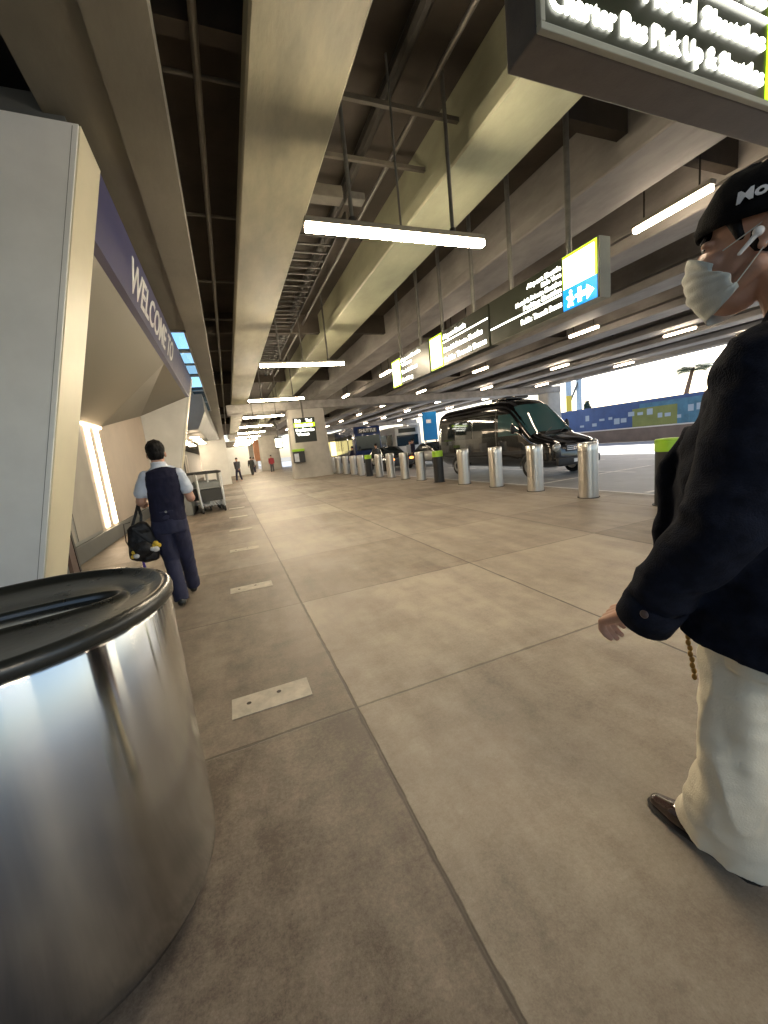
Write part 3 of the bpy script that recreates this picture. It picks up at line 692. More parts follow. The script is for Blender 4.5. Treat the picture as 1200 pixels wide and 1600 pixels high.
rings = [[vb.bm.verts.new(van_pt(y, 2 * math.pi * k / NA)) for k in range(NA)] for y in yss]
for A, B in zip(rings, rings[1:]):
    for k in range(NA): vb.bm.faces.new([A[k], A[(k + 1) % NA], B[(k + 1) % NA], B[k]])
vb.bm.faces.new(rings[0][::-1]); vb.bm.faces.new(rings[-1])
body = vb.build('body', 'van_black', van, smooth=True)
patch(lambda u, y: van_top(y, u, .006), lin(-.9, .9, 13), lin(1.03, 1.98, 12)).build('windscreen', 'screen_glass', van, smooth=True)
for s in (-1, 1):
    d = patch(lambda y, z: van_side(y, z, s, .004), lin(1.55, 2.62, 8), lin(.62, 1.38, 6)).build('door', 'van_black', van, smooth=True)
    patch(lambda y, q: van_side(y, 1.42 + q * (lerp_tab([(1.5, .30), (1.95, .72), (2.7, .74)], y)), s, .006), lin(1.5, 2.55, 10), lin(0, 1, 6)).build('door_window', 'screen_glass', d, smooth=True)
    MB().box((s * 1.0 - .02, 2.35, 1.24), (s * 1.0 + .025, 2.55, 1.28), .006).build('handle', 'van_trim', d)
    for (ya, yb) in ((2.78, 4.1), (4.2, 5.35), (5.45, 6.55)):
        patch(lambda y, z: van_side(y, z, s, .006), lin(ya, yb, 8), lin(1.43, 2.14, 6)).build('side_window', 'car_glass', van, smooth=True)
    patch(lambda y, z: van_side(y, z, s, .012), lin(.3, 6.6, 20), lin(.78, .90, 3)).build('side_moulding', 'van_trim', van, smooth=True)
    patch(lambda y, z: van_side(y, z, s, .004), lin(2.66, 2.69, 2), lin(.6, 2.35, 12)).build('pillar_seam', 'pipe', van)
    MB().ell((s * .76, .10, .93), (.17, .09, .13)).build('headlight', 'headlight', van, smooth='all')
    m_ = MB().ell((s * 1.17, 1.55, 1.62), (.085, .07, .17)).build('mirror', 'van_trim', van, smooth='all')
    MB().limb((s * .97, 1.52, 1.5), (s * 1.12, 1.55, 1.55), .03, .025).build('arm', 'van_trim', m_)
    for yw in (1.02, 5.35):
        w = thing('wheel', 'w', 'w', (s * .90, yw, .36)); del w['label']; del w['category']; w.parent = van
        def whl(prof): return [((x, 0, 0), r) for x, r in prof]
        b = MB(); b.loft([(-.11, 0, 0), (-.10, 0, 0), (.10, 0, 0), (.112, 0, 0)], [.33, .36, .36, .33], side=(0, 0, 1), seg=32); b.build('tyre', 'tyre', w, smooth=True)
        b = MB(); b.loft([(-.118, 0, 0), (.118, 0, 0)], [.23, .23], side=(0, 0, 1), seg=32)
        b.build('rim', 'rim', w, smooth=True)
        b = MB(); b.loft([(-.122, 0, 0), (.122, 0, 0)], [.14, .14], side=(0, 0, 1), seg=5); b.build('hub', 'van_trim', w)
        patch(lambda a, r: Vector((s * (1.0 + (.012 if r > .41 else .016)), yw + r * math.cos(a), max(.0, .36 + r * math.sin(a)))), lin(-.15, math.pi + .15, 24), [.37, .43]).build('wheel_arch', 'van_trim', van)
g = MB().box((-.52, -.035, .78), (.52, .03, 1.0), .02).build('grille', 'van_trim', van)
for z in (.82, .875, .93): MB().box((-.5, -.048, z), (.5, -.034, z + .022), .004).build('bar', 'chrome', g)
b = MB(); b.ell((0, -.052, .895), (.07, .012, .07)); b.build('badge', 'chrome', g, smooth='all')
MB().box((-.86, -.06, .36), (.86, .06, .62), .05).build('bumper', 'van_trim', van, smooth=True)
MB().box((-.26, -.068, .44), (.26, -.058, .55)).build('number_plate', 'white_letter', van)
MB().box((-.5, 2.6, 2.69), (.5, 3.5, 2.80), .05).build('roof_unit', 'van_black', van, smooth=True)
for x in (-.35, .3): MB().limb((x, .98, 1.40), (x + .42, 1.12, 1.56), .012, .008).build('wiper', 'van_trim', van)
for s in (-.4, .4):
    b = MB(); b.ell((s, 2.05, 1.45), (.2, .12, .3)); b.build('seat', 'cartdark', van, smooth='all')

# ------------------------------------------------------------------ other vehicles further off
def minibus(label, loc, rz, paint, L_=6.5, h=2.9, stripe=None):
    t = thing('shuttle_bus', label, 'bus', loc, rz)
    MB().box((-1.12, 0, .35), (1.12, L_, h), .14).build('body', paint, t, smooth=True)
    MB().box((-1.0, -.012, 1.35), (1.0, -.001 + .02, h - .75), .01).build('windscreen', 'car_glass', t)
    MB().box((-.8, -.02, h - .55), (.8, .01, h - .2), .01).build('destination_panel', 'sign_blue' if stripe else 'sign_black', t)
    for s in (-1, 1):
        for k in range(4): MB().box((s * 1.12 - .01, .7 + k * 1.4, 1.45), (s * 1.12 + .012, 1.9 + k * 1.4, h - .6), .004).build('side_window', 'car_glass', t)
        MB().ell((s * .85, -.01, .85), (.16, .05, .1)).build('headlight', 'headlight', t, smooth='all')
        for yw in (1.1, L_ - 1.4):
            b = MB(); b.loft([(s * 1.13, yw, .42), (s * .85, yw, .42)], [.42, .42], side=(0, 0, 1), seg=24); b.build('wheel', 'tyre', t)
    MB().box((-1.1, -.08, .38), (1.1, .02, .6), .02).build('bumper', 'van_trim', t)
    return t
b1 = minibus('navy blue shuttle bus seen head-on far along the kerb', (10.6, 30, -.12), 0, 'bus_blue', 8, 3.25)
text('lettering', 'SHUTTLE', .34, (-.7, -.03, 2.78), XD, ZD, 'white_letter', b1, bold=.01, width=1.4)
minibus('pale grey shuttle bus in the next lane behind the black van', (14.3, 30.5, -.12), 0, 'bus_white', 7, 3.0)
minibus('small white shuttle bus far down the road', (9.6, 47, -.12), 0, 'bus_white', 7, 2.9)
t = thing('banner', 'bright blue panel sign on posts behind the tail of the black van', 'sign', (16.0, 29.5, -.12))
MB().box((-.65, 0, 1.6), (.65, .12, 3.9), .02).build('panel', 'shelter_blue', t)
for x in (-.5, .5): MB().tube([(x, .06, 0), (x, .06, 1.6)], .05).build('post', 'darkpipe', t)
MB().box((-.35, -.01, 3.0), (.1, -.001, 3.3)).build('mark', 'white_letter', t)
t = thing('parked_car', 'dark car with glowing amber lamps far behind the row of bollards', 'car', (9.6, 21.5, -.12))
b = MB(); b.loft([(0, 0, .55), (0, .1, .55), (0, .6, .58), (0, 4.1, .6), (0, 4.4, .55)], [(.75, .22), (.85, .3), (.9, .34), (.9, .36), (.78, .25)], side=(1, 0, 0), seg=24, n=4); b.build('body', 'van_black', t, smooth=True)
b = MB(); b.loft([(0, 1.0, .85), (0, 1.8, 1.1), (0, 3.2, 1.12), (0, 4.0, .9)], [(.78, .1), (.68, .36), (.68, .36), (.76, .1)], side=(1, 0, 0), seg=24, n=4); b.build('cabin', 'car_glass', t, smooth=True)
for s in (-1, 1):
    MB().ell((s * .62, .0, .68), (.14, .05, .07)).build('lamp', 'amber', t, smooth='all')
    for yw in (.85, 3.5):
        b = MB(); b.loft([(s * .92, yw, .33), (s * .7, yw, .33)], [.33, .33], side=(0, 0, 1), seg=24); b.build('wheel', 'tyre', t)

# ------------------------------------------------------------------ far side of the road
t = thing('barrier_wall', 'grey concrete barrier wall with a white top rail at the far road edge', 'barrier', (26.2, 20, -.12))
MB().prism([(-.05, 0), (.45, 0), (.3, .9), (.05, .9)], 1, -34, 60).build('wall', 'barrier', t)
MB().box((.02, -34, .902), (.34, 60, .98), .02).build('rail', 'barrier_cap', t)
hd = thing('hoarding', 'long blue hoarding with teal and olive green panels above the barrier wall', 'hoarding', (26.9, 20, -.2))
MB().box((0, 4.8, 1.0), (.08, 9, 2.75)).build('panel', 'hoard_blue', hd)
MB().box((0, -.6, 1.0), (.08, 4.79, 2.75)).build('panel', 'hoard_blue', hd)
MB().box((0, -3.8, 1.0), (.08, -.61, 2.75)).build('panel', 'hoard_cyan', hd)
MB().box((-.012, -3.1, 1.05), (-.001, -.1, 2.3)).build('panel', 'hoard_lime', hd)
MB().box((0, -22, 1.0), (.08, -3.81, 2.75)).build('panel', 'hoard_cyan', hd)
MB().box((-.03, -22, 2.6), (.1, 9, 2.82)).build('top_band', 'hoard_blue', hd)
rr = random.Random(3)
for k in range(22):
    y = -9 + k * .62 + rr.uniform(-.1, .1); z = rr.uniform(1.35, 1.85); MB().box((-.02, y, z), (-.0125, y + rr.uniform(.2, .48), z + rr.uniform(.15, .42))).build('graphic', 'hoard_white', hd)
for y in range(-22, 10, 3): MB().box((.09, y, 0), (.17, y + .1, 2.7)).build('post', 'pipe', hd)

def frond(b, base, ang, L_, droop, w, nleaf=16):
    d = Vector((math.cos(ang), math.sin(ang), 0)); sdv = Vector((-math.sin(ang), math.cos(ang), 0)); pr = None
    for i in range(nleaf):
        t_ = (i + 1) / nleaf
        c = Vector(base) + d * (L_ * t_ * (1 - .25 * t_ * droop)) + Vector((0, 0, L_ * (.45 * t_ - droop * t_ * t_)))
        ll = w * math.sin(math.pi * min(1, t_ * .9 + .08))
        for s in (-1, 1):
            tip = c + sdv * (s * ll) + d * ll * .5 + Vector((0, 0, -.35 * ll))
            v = [b.bm.verts.new(c + d * .05), b.bm.verts.new(c - d * .06), b.bm.verts.new(tip)]
            b.bm.faces.new(v)
def palm(label, loc, h, lean, seed):
    t = thing('palm_tree', label, 'tree', loc, 0); r_ = random.Random(seed)
    pts = [(lean * (z / h) ** 1.4, 0, z) for z in lin(0, h, 9)]
    MB().loft(pts, lin(.42, .24, 9), seg=12).build('trunk', 'bark', t, smooth=True)
    c = MB()
    for k in range(44): frond(c, (lean, 0, h + r_.uniform(-.5, .3)), r_.uniform(0, 6.28), r_.uniform(2.2, 4.0), r_.uniform(.2, 1.05), 1.4)
    c.build('crown', 'leaf', t); return t
palm('leaning palm tree with sparse green crown against the white sky', (64.5, 40, -.2), 8.3, 2.6, 1)
def conifer(label, loc, h, seed):
    t = thing('conifer_tree', label, 'tree', loc); r_ = random.Random(seed)
    MB().limb((0, 0, 0), (0, 0, h), .22, .04).build('trunk', 'bark', t, smooth='all')
    c = MB()
    for k in range(900):
        z = h * (.15 + .85 * r_.random() ** .8); rad = (h - z) * .34 * (.5 + .5 * r_.random()) + .1; a = r_.uniform(0, 6.28)
        q = Vector((rad * math.cos(a), rad * math.sin(a), z)); s_ = r_.uniform(.12, .3)
        c.quad(*[q + Vector((r_.uniform(-s_, s_), r_.uniform(-s_, s_), r_.uniform(-s_, s_) * .6)) for _ in range(4)])
    c.build('crown', 'leaf_dark', t); return t
conifer('small dark conifer beyond the hoarding, right of the pale mast', (45.5, 40, -.2), 4.6, 4)
t = thing('light_mast', 'pale steel mast of two legs and a brace beyond the hoarding', 'mast', (43.2, 40, -.2))
for x in (-.9, .9): MB().box((x - .28, -.2, 0), (x + .28, .2, 9)).build('leg', 'mast', t)
MB().limb((-.8, 0, 4.5), (.8, 0, 7.2), .14, .14).build('brace', 'pipe', t); MB().box((-1.2, -.25, 7.4), (1.2, .25, 7.9)).build('crossbeam', 'mast', t)
t = thing('warning_sign', 'small yellow sign panel on a post in front of the pale mast', 'sign', (41.3, 39, -.2))
MB().box((-.45, 0, 3.4), (.45, .08, 5.4), .02).build('panel', 'yellow', t); MB().tube([(0, .04, 0), (0, .04, 3.4)], .08).build('post', 'darkpipe', t)

# ------------------------------------------------------------------ big steel litter bin
t = thing('litter_bin', 'large round brushed steel litter bin with black slotted lid in the near left corner', 'litter bin', (-.68, 1.41, 0))
RB = .432
MB().lathe((0, 0), [(RB - .055, .012), (RB - .03, .03), (RB - .008, .08), (RB, .15), (RB, .985), (RB - .004, .992), (RB - .03, .994)], 96).build('shell', 'steel', t, smooth=True)
MB().lathe((0, 0), [(RB - .07, 0), (RB - .06, .0118)], 64).build('foot', 'blackplastic', t)
lid = MB()
# lid: rolled outer rim, shallow dish with an oval opening
SEG = 96
def lid_ring(r, z): return [lid.bm.verts.new((r * math.cos(2 * math.pi * k / SEG), r * math.sin(2 * math.pi * k / SEG), z)) for k in range(SEG)]
ANG = R(13)
def oval_ring(a, b, z):
    out = []
    for k in range(SEG):
        th = 2 * math.pi * k / SEG - ANG
        ca, sa = math.cos(th), math.sin(th)
        x = a * math.copysign(abs(ca) ** .75, ca); y = b * math.copysign(abs(sa) ** .85, sa)
        out.append(lid.bm.verts.new((x * math.cos(ANG) - y * math.sin(ANG) - .02, x * math.sin(ANG) + y * math.cos(ANG) + .03, z)))
    return out
seq = [lid_ring(RB - .02, .996), lid_ring(RB + .006, .996), lid_ring(RB + .011, 1.002), lid_ring(RB + .012, 1.018), lid_ring(RB + .008, 1.032), lid_ring(RB - .001, 1.040), lid_ring(RB - .012, 1.041),
       lid_ring(RB - .022, 1.036), lid_ring(RB - .034, 1.024), lid_ring(RB - .06, 1.016), lid_ring(RB - .11, 1.010), oval_ring(.330, .118, 1.002), oval_ring(.318, .104, 1.008), oval_ring(.308, .094, 1.014), oval_ring(.298, .086, 1.013), oval_ring(.291, .080, 1.004), oval_ring(.287, .077, .93)]
for A, B in zip(seq, seq[1:]):
    for k in range(SEG): lid.bm.faces.new([A[k], A[(k + 1) % SEG], B[(k + 1) % SEG], B[k]])
lid.build('lid', 'blackplastic', t, smooth='all')
MB().ell((-.02, .03, .86), (.34, .20, .06)).build('liner', 'blackhole', t, smooth='all')

# ------------------------------------------------------------------ luggage carts
CG = 'luggage carts nested beside the entrance portal'
def cart(label):
    t = thing('luggage_cart', label, 'luggage cart', (0, 0, 0), 0, CG)
    f = MB()
    for s in (-1, 1):
        f.chain([(s * .27, 0, .16), (s * .29, .02, .55), (s * .30, .12, 1.02)], [.028, .026, .024]); f.chain([(s * .27, 0, .16), (s * .24, .85, .16)], [.024, .022])
        f.chain([(s * .29, .06, .62), (s * .26, .36, .60)], [.016, .016])
    f.build('frame', 'cart', t, smooth='all')
    MB().tube([(-.32, .12, 1.03), (.32, .12, 1.03)], .03).build('handle', 'cartdark', t, smooth=True)
    b = MB()
    for k in range(7): b.box((-.25 + k * .08, .06, .17), (-.235 + k * .08, .86, .185))
    for k in range(3): b.box((-.26, .1 + k * .35, .186), (.26, .13 + k * .35, .198))
    b.build('deck', 'cart', t)
    MB().box((-.26, .075, .30), (.26, .095, .60), .005).build('advert_panel', 'cartdark', t)
    b = MB(); b.box((-.26, .12, .62), (.26, .40, .635)); b.box((-.26, .40, .62), (.26, .41, .78)); b.build('basket', 'greypanel', t)
    for (x, y) in ((-.27, .02), (.27, .02), (-.2, .82), (.2, .82)):
        w = MB(); w.loft([(x - .02, y, .075), (x + .02, y, .075)], [.075, .075], side=(0, 0, 1), seg=18); w.build('wheel', 'cartdark', t)
    return t
c0 = cart('luggage cart at the near end of the nested row beside the portal'); c0.scale = (1.12, 1.12, 1.14); c0.location = (-.60, 12.55, 0); c0.rotation_euler.z = R(6)
for i in range(1, 5):
    c = copy_tree(c0); c.location = (-.62 - .03 * i, 12.55 + .42 * i, 0); c['label'] = ['luggage cart second in the nested row', 'luggage cart third in the nested row', 'luggage cart fourth in the nested row', 'luggage cart last in the nested row'][i - 1]
for i in range(4):
    c = copy_tree(c0); c.location = (-1.02 - .03 * i, 13.25 + .42 * i, 0); c.rotation_euler.z = R(-4)
    c['label'] = ['luggage cart at the near end of the second row, nearer the portal wall', 'luggage cart second in the row nearer the portal wall', 'luggage cart third in the row nearer the portal wall', 'luggage cart last in the row nearer the portal wall'][i]
t = thing('cart_dispenser', 'grey cart dispenser cabinet beside the nested luggage carts', 'dispenser', (-1.38, 12.6, 0))
MB().box((-.2, 0, 0), (.2, 1.6, 1.12), .02).build('cabinet', 'greypanel', t, smooth=True); MB().box((-.16, -.012, .75), (.16, -.001, 1.0), .004).build('screen', 'blackpaint', t)

# ------------------------------------------------------------------ people
def hand(b, wrist, palm_dir, out_dir, curl, sc=1.0, thumb_side=1):
    """palm and five separate fingers; palm_dir wrist to knuckles, out_dir the back of the hand"""
    d = Vector(palm_dir).normalized(); o = Vector(out_dir); o = (o - d * o.dot(d)).normalized(); s = d.cross(o).normalized() * thumb_side
    w = Vector(wrist)
    k0 = w + d * .088 * sc
    for q in (-.03, -.01, .01, .03): b.limb(w + s * q * .75 * sc + d * .012 * sc, w + s * q * sc + d * .085 * sc, .017 * sc, .0125 * sc, 10)
    lens = [.066, .078, .074, .058]
    for q, L_ in zip((.033, .011, -.011, -.032), lens):
        p0 = w + s * q * sc + d * .085 * sc; dd = d.copy(); pts = [p0]
        for j, fr_ in enumerate((.44, .32, .24)):
            dd = (dd * math.cos(curl[j]) - o * math.sin(curl[j])).normalized(); ax = o
            oo = (o * math.cos(sum(curl[:j + 1])) + d * math.sin(sum(curl[:j + 1]))).normalized()
            dd = d * math.cos(sum(curl[:j + 1])) - o * math.sin(sum(curl[:j + 1]))
            pts.append(pts[-1] + dd * L_ * fr_ * sc)
        b.chain(pts, [.0105 * sc, .0098 * sc, .009 * sc, .0075 * sc], 10)
    p0 = w + s * .028 * sc + d * .02 * sc; td = (d * .75 + s * .5 - o * .45).normalized()
    b.chain([p0, p0 + td * .04 * sc, p0 + (td + d * .25 - o * .1).normalized() * .072 * sc, p0 + (td + d * .5 - o * .2).normalized() * .096 * sc], [.015 * sc, .013 * sc, .011 * sc, .0085 * sc], 10)

# --- man in the cap, walking away along the right edge
mx0 = 1.25
man = thing('person', 'man in black cap, white mask, navy coat and cream trousers striding past on the right', 'person', (mx0, .52, 0))
MINV = Matrix.Translation((-mx0, -.52, 0))
def mp(o): o.matrix_parent_inverse = MINV; return o
B = MB()
HC = Vector((mx0, .605, 1.79))
YAW = R(15)
def turn(o, neck=False):
    for v in o.data.vertices:
        k = smooth_step(1.585, 1.67, v.co.z) if neck else 1.0
        d = v.co - HC
        if k == 0 or math.hypot(d.x, d.y) > .2: continue
        v.co = HC + Matrix.Rotation(YAW * k, 3, 'Z') @ d
    return o
# skull, face, jaw, nose, brows, ears
B.ell(HC + Vector((0, -.012, .03)), (.082, .105, .118)); B.ell(HC + Vector((0, .035, -.04)), (.069, .085, .105)); B.ell(HC + Vector((0, .05, -.105)), (.052, .062, .05))
for s in (-1, 1):
    B.ell(HC + Vector((s * .032, .088, .014)), (.028, .018, .010)); B.ell(HC + Vector((s * .048, .075, -.035)), (.026, .03, .024))
    B.limb(HC + Vector((s * .062, -.01, -.07)), HC + Vector((s * .03, .08, -.125)), .022, .02)
    B.ell(HC + Vector((s * .085, -.028, -.008)), (.010, .017, .029), Matrix.Rotation(R(12), 3, 'X')); B.ell(HC + Vector((s * .091, -.038, -.002)), (.008, .010, .024), Matrix.Rotation(R(12), 3, 'X')); B.ell(HC + Vector((s * .084, -.020, -.038)), (.009, .010, .011))
B.limb(HC + Vector((0, .110, -.0)), HC + Vector((0, .134, -.045)), .011, .017); B.ell(HC + Vector((0, .128, -.05)), (.021, .016, .012))
B.ell(HC + Vector((0, .108, -.088)), (.026, .016, .012))
B.limb(HC + Vector((0, -.035, -.06)), (mx0, .49, 1.53), .060, .066)
# torso, hips, legs, arms
B.loft([(mx0, .50, 1.56), (mx0, .50, 1.5), (mx0, .505, 1.40), (mx0, .52, 1.25), (mx0, .50, 1.08), (mx0, .49, .92), (mx0, .49, .84)], [(.07, .06), (.155, .085), (.175, .11), (.165, .115), (.145, .10), (.165, .11), (.14, .1)], side=(1, 0, 0), seg=24)
kneeL, ankL = (1.215, .575, .50), (1.245, .60, .13); kneeR, ankR = (1.345, .42, .50), (1.345, .12, .16)
B.chain([(1.17, .49, .88), kneeL, ankL], [.085, .058, .042]); B.chain([(1.33, .49, .88), kneeR, ankR], [.085, .058, .042])
B.limb(ankL, (1.25, .72, .04), .036, .028); B.limb(ankR, (1.345, .2, .05), .04, .035)
shL, elL, wrL = (1.06, .49, 1.47), (1.015, .52, 1.17), (1.0, .735, .872); shR, elR, wrR = (1.44, .49, 1.47), (1.50, .36, 1.20), (1.49, .30, .93)
B.chain([shL, elL, wrL], [.055, .042, .028]); B.chain([shR, elR, wrR], [.055, .042, .028])
hand(B, (1.0, .735, .872), (.0, .84, -.52), (-.35, .52, .80), (.75, .7, .45), 1.12, thumb_side=1)
hand(B, wrR, (0, -.05, -1), (1, 0, 0), (.3, .4, .3), 1.05, thumb_side=1)
turn(mp(blob(B, 'body', 'skin', man, voxel=.0042, smooth=2)), True)
# hair below the cap, sideburns
h_ = MB(); h_.ell(HC + Vector((0, -.035, .0)), (.085, .092, .078))
for s in (-1, 1): h_.limb(HC + Vector((s * .068, .035, .045)), HC + Vector((s * .071, .022, -.002)), .018, .009); h_.limb(HC + Vector((s * .07, -.06, .0)), HC + Vector((s * .045, -.085, -.06)), .024, .018)
turn(mp(blob(h_, 'hair', 'hair', man, voxel=.005, smooth=2)))
# cap: deep crown pulled low, brim turned back
c_ = MB(); CC = HC + Vector((0, -.006, .040)); CR = (.096, .126, .110)
ring = []
for i in range(13):
    ph = R(-8) + (R(90) - R(-8)) * i / 12
    ring.append((ph, [CC + Vector((CR[0] * math.cos(ph) * math.cos(2 * math.pi * k / 40), CR[1] * math.cos(ph) * math.sin(2 * math.pi * k / 40), CR[2] * math.sin(ph) * (1 + .04 * math.sin(6 * math.pi * k / 20)) + .012 * math.sin(2 * math.pi * k / 40))) for k in range(40)]))
vr = [[c_.bm.verts.new(p_) for p_ in r_[1]] for r_ in ring[:-1]]
for A, Bq in zip(vr, vr[1:]):
    for k in range(40): c_.bm.faces.new([A[k], A[(k + 1) % 40], Bq[(k + 1) % 40], Bq[k]])
tp_ = c_.bm.verts.new(CC + Vector((0, 0, CR[2] * 1.0)))
for k in range(40): c_.bm.faces.new([vr[-1][k], vr[-1][(k + 1) % 40], tp_])
for q_v in c_.bm.verts: q_v.co += (q_v.co - CC).normalized() * (.006 * noise.noise(q_v.co * 22) + .004 * noise.noise(q_v.co * 45))
cap = turn(mp(c_.build('cap', 'cap', man, smooth='all')))
so_ = cap.modifiers.new('t', 'SOLIDIFY'); so_.thickness = .004; so_.offset = 1
def on_cap(az, el, off=.006):
    return CC + Vector(((CR[0] + off) * math.cos(el) * math.cos(az), (CR[1] + off) * math.cos(el) * math.sin(az), (CR[2] + off) * math.sin(el)))
me = text_mesh('MoMA', .036, .0012, .0008)
xs = [v.co.x for v in me.vertices]
for v in me.vertices:
    # reads front to back on the wearer's left side
    v.co = on_cap(R(180) - R(14) + v.co.x / .115, R(9) + v.co.y / .12, .0095 + v.co.z)
me.name = 'lettering'; me.materials.clear(); me.materials.append(MT['white_letter'])
lt = bpy.data.objects.new('lettering', me); COL.objects.link(lt); lt.parent = cap; turn(lt)
br = MB(); 
for s in (0,):
    pts_o = [CC + Vector((.085 * math.sin(a), -.105 - .085 * math.cos(a), -.02 - .02 * math.cos(a))) for a in lin(-1.4, 1.4, 12)]
    pts_i = [CC + Vector((.09 * math.sin(a), -.118 * math.cos(a), -.008)) for a in lin(-1.0, 1.0, 12)]
    for i in range(11): br.quad(pts_i[i], pts_i[i + 1], pts_o[i + 1], pts_o[i])
q = turn(br.build('brim', 'cap', cap)); q.modifiers.new('t', 'SOLIDIFY').thickness = .004
# mask: pleated shell over nose and chin
mk = MB(); NU, NVv = 29, 33; grid = []
for j in range(NVv):
    v = j / (NVv - 1); row = []
    z = HC.z + .004 - .172 * v
    prof = .156 - .020 * abs(v - .3) - .052 * max(0, v - .62) * 1.9
    wid = 1.08 + .26 * smooth_step(.15, .5, v)
    for i in range(NU):
        u = -1 + 2 * i / (NU - 1); a = u * wid
        pl = .0035 * abs(math.sin(v * math.pi * 5.5)) * (1 - .3 * abs(u)) + .003 * noise.noise(Vector((u * 4, v * 7, 3)))
        dip = .052 * abs(u) ** 2 * max(0, 1 - v / .55)
        nb_ = .005 * math.exp(-((v - .26) / .18) ** 2) * math.exp(-(u / .28) ** 2)
        x = math.sin(a) * (.092 + pl) ; y = -.012 + (prof + pl + .002 + nb_) * math.cos(a) ** .85
        x *= 1 - .08 * smooth_step(.62, 1, v)
        row.append(mk.bm.verts.new((HC.x + x, HC.y + y, z - dip + .006 * abs(u) + .050 * abs(u) ** 3 * smooth_step(.6, 1, v))))
    grid.append(row)
for j in range(NVv - 1):
    for i in range(NU - 1): mk.bm.faces.new([grid[j][i], grid[j][i + 1], grid[j + 1][i + 1], grid[j + 1][i]])
mask = turn(mp(mk.build('face_mask', 'mask', man, smooth='all'))); mask.modifiers.new('t', 'SOLIDIFY').thickness = .0025
for s in (-1, 1):
    for (za, zb_) in ((-.02, .012), (-.135, -.035)):
        MB().tube([HC + Vector((s * .076, .052, za)), HC + Vector((s * .083, .01, (za + zb_) / 2)), HC + Vector((s * .089, -.03, zb_))], .0013, 6).build('ear_loop', 'mask', mask); turn(mask.children[-1])
    e = MB(); e.limb(HC + Vector((s * .097, -.012, -.016)), HC + Vector((s * .100, .016, -.046)), .0058, .0042); e.ell(HC + Vector((s * .096, -.014, -.012)), (.009, .011, .011)); turn(mp(blob(e, 'earbud', 'earbud', man, voxel=.002, smooth=1)))
    turn(mp(MB().ell(HC + Vector((s * .034, .094, .006)), (.013, .010, .006)).build('eye', 'eye', man, smooth='all')))
    turn(mp(MB().limb(HC + Vector((s * .022, .103, .005)), HC + Vector((s * .046, .095, .004)), .0026, .002).build('eyelash', 'hair', man, smooth='all')))
    turn(mp(MB().limb(HC + Vector((s * .018, .108, .028)), HC + Vector((s * .052, .092, .03)), .004, .003).build('eyebrow', 'hair', man, smooth='all')))
# coat
ctb = MB()
ctb.loft([(mx0, .50, 1.60), (mx0, .50, 1.575), (mx0, .49, 1.52), (mx0, .50, 1.42), (mx0, .53, 1.28), (mx0, .54, 1.10), (mx0 - .005, .53, .98), (mx0 - .01, .53, .88), (mx0 - .01, .54, .815)],
         [(.085, .075), (.115, .09), (.20, .115), (.215, .16), (.20, .20), (.195, .21), (.20, .21), (.205, .20), (.208, .19)], side=(1, 0, 0), seg=36, n=2.4)
# front edges swinging open
ctb.loft([(1.17, .69, 1.36), (1.17, .745, 1.26), (1.17, .76, 1.1), (1.17, .755, .96), (1.18, .735, .88), (1.19, .72, .82)], [(.03, .012), (.035, .03), (.035, .034), (.035, .03), (.03, .02), (.02, .012)], side=(1, 0, 0), seg=16)
ctb.loft([(1.33, .68, 1.36), (1.33, .72, 1.2), (1.33, .72, 1.0), (1.32, .70, .80)], [(.05, .03), (.06, .04), (.06, .03), (.04, .02)], side=(1, 0, 0), seg=16)
ctb.chain([(1.065, .49, 1.475), (1.03, .50, 1.30), (1.005, .53, 1.14), (1.0, .63, 1.0), (1.0, .685, .895)], [.092, .088, .084, .076, .068], 20)
ctb.chain([(1.435, .49, 1.475), (1.50, .36, 1.20), (1.49, .31, .97)], [.09, .08, .06], 20)
coat = mp(blob(ctb, 'coat', 'coat', man, voxel=.0075, smooth=5, wrinkle=folds(.012, (7, 7, 11), 3, .005, (20, 20, 24))))
cl = MB(); cl.loft([(mx0, .495, 1.535), (mx0, .50, 1.58), (mx0, .49, 1.615)], [(.125, .105), (.098, .088), (.088, .078)], side=(1, 0, 0), seg=28, cap=False)
cl = mp(cl.build('collar', 'coat', man, smooth='all')); cl.modifiers.new('t', 'SOLIDIFY').thickness = .01
cf = MB(); cf.loft([(1.0, .668, .925), (1.0, .708, .852)], [(.074, .074), (.072, .072)], seg=24, cap=False); cf = mp(cf.build('cuff', 'coat', man, smooth='all')); cf.modifiers.new('t', 'SOLIDIFY').thickness = .012
mp(MB().ell((.928, .655, .905), (.006, .011, .011)).build('button', 'button', man, smooth='all'))
# trousers, wide legged, breaking over the shoe
tr = MB()
tr.loft([(mx0, .50, 1.0), (mx0, .50, .88), (mx0, .50, .76)], [(.175, .135), (.185, .14), (.18, .135)], side=(1, 0, 0), seg=28)
lg = [(.88, 1.18, .50, .10, .135), (.76, 1.185, .545, .10, .112), (.62, 1.19, .572, .095, .094), (.50, 1.195, .580, .09, .088), (.36, 1.205, .588, .088, .088), (.26, 1.215, .604, .086, .094), (.19, 1.23, .620, .084, .104), (.13, 1.243, .634, .080, .124), (.085, 1.25, .636, .076, .132), (.05, 1.252, .628, .070, .128)]
tr.loft([(x, y, z) for z, x, y, a, b in lg], [(a, b) for z, x, y, a, b in lg], side=(1, 0, 0), seg=28, up=(0, 0, 1))
tr.loft([(1.33, .49, .86), (1.345, .44, .65), (1.35, .36, .48), (1.35, .22, .30), (1.35, .12, .15)], [(.10, .13), (.105, .125), (.1, .12), (.105, .125), (.11, .13)], side=(1, 0, 0), seg=26)
mp(blob(tr, 'trousers', 'cream', man, voxel=.0065, smooth=3, wrinkle=folds(.011, (10, 12, 4.5), 9, .006, (15, 15, 24))))
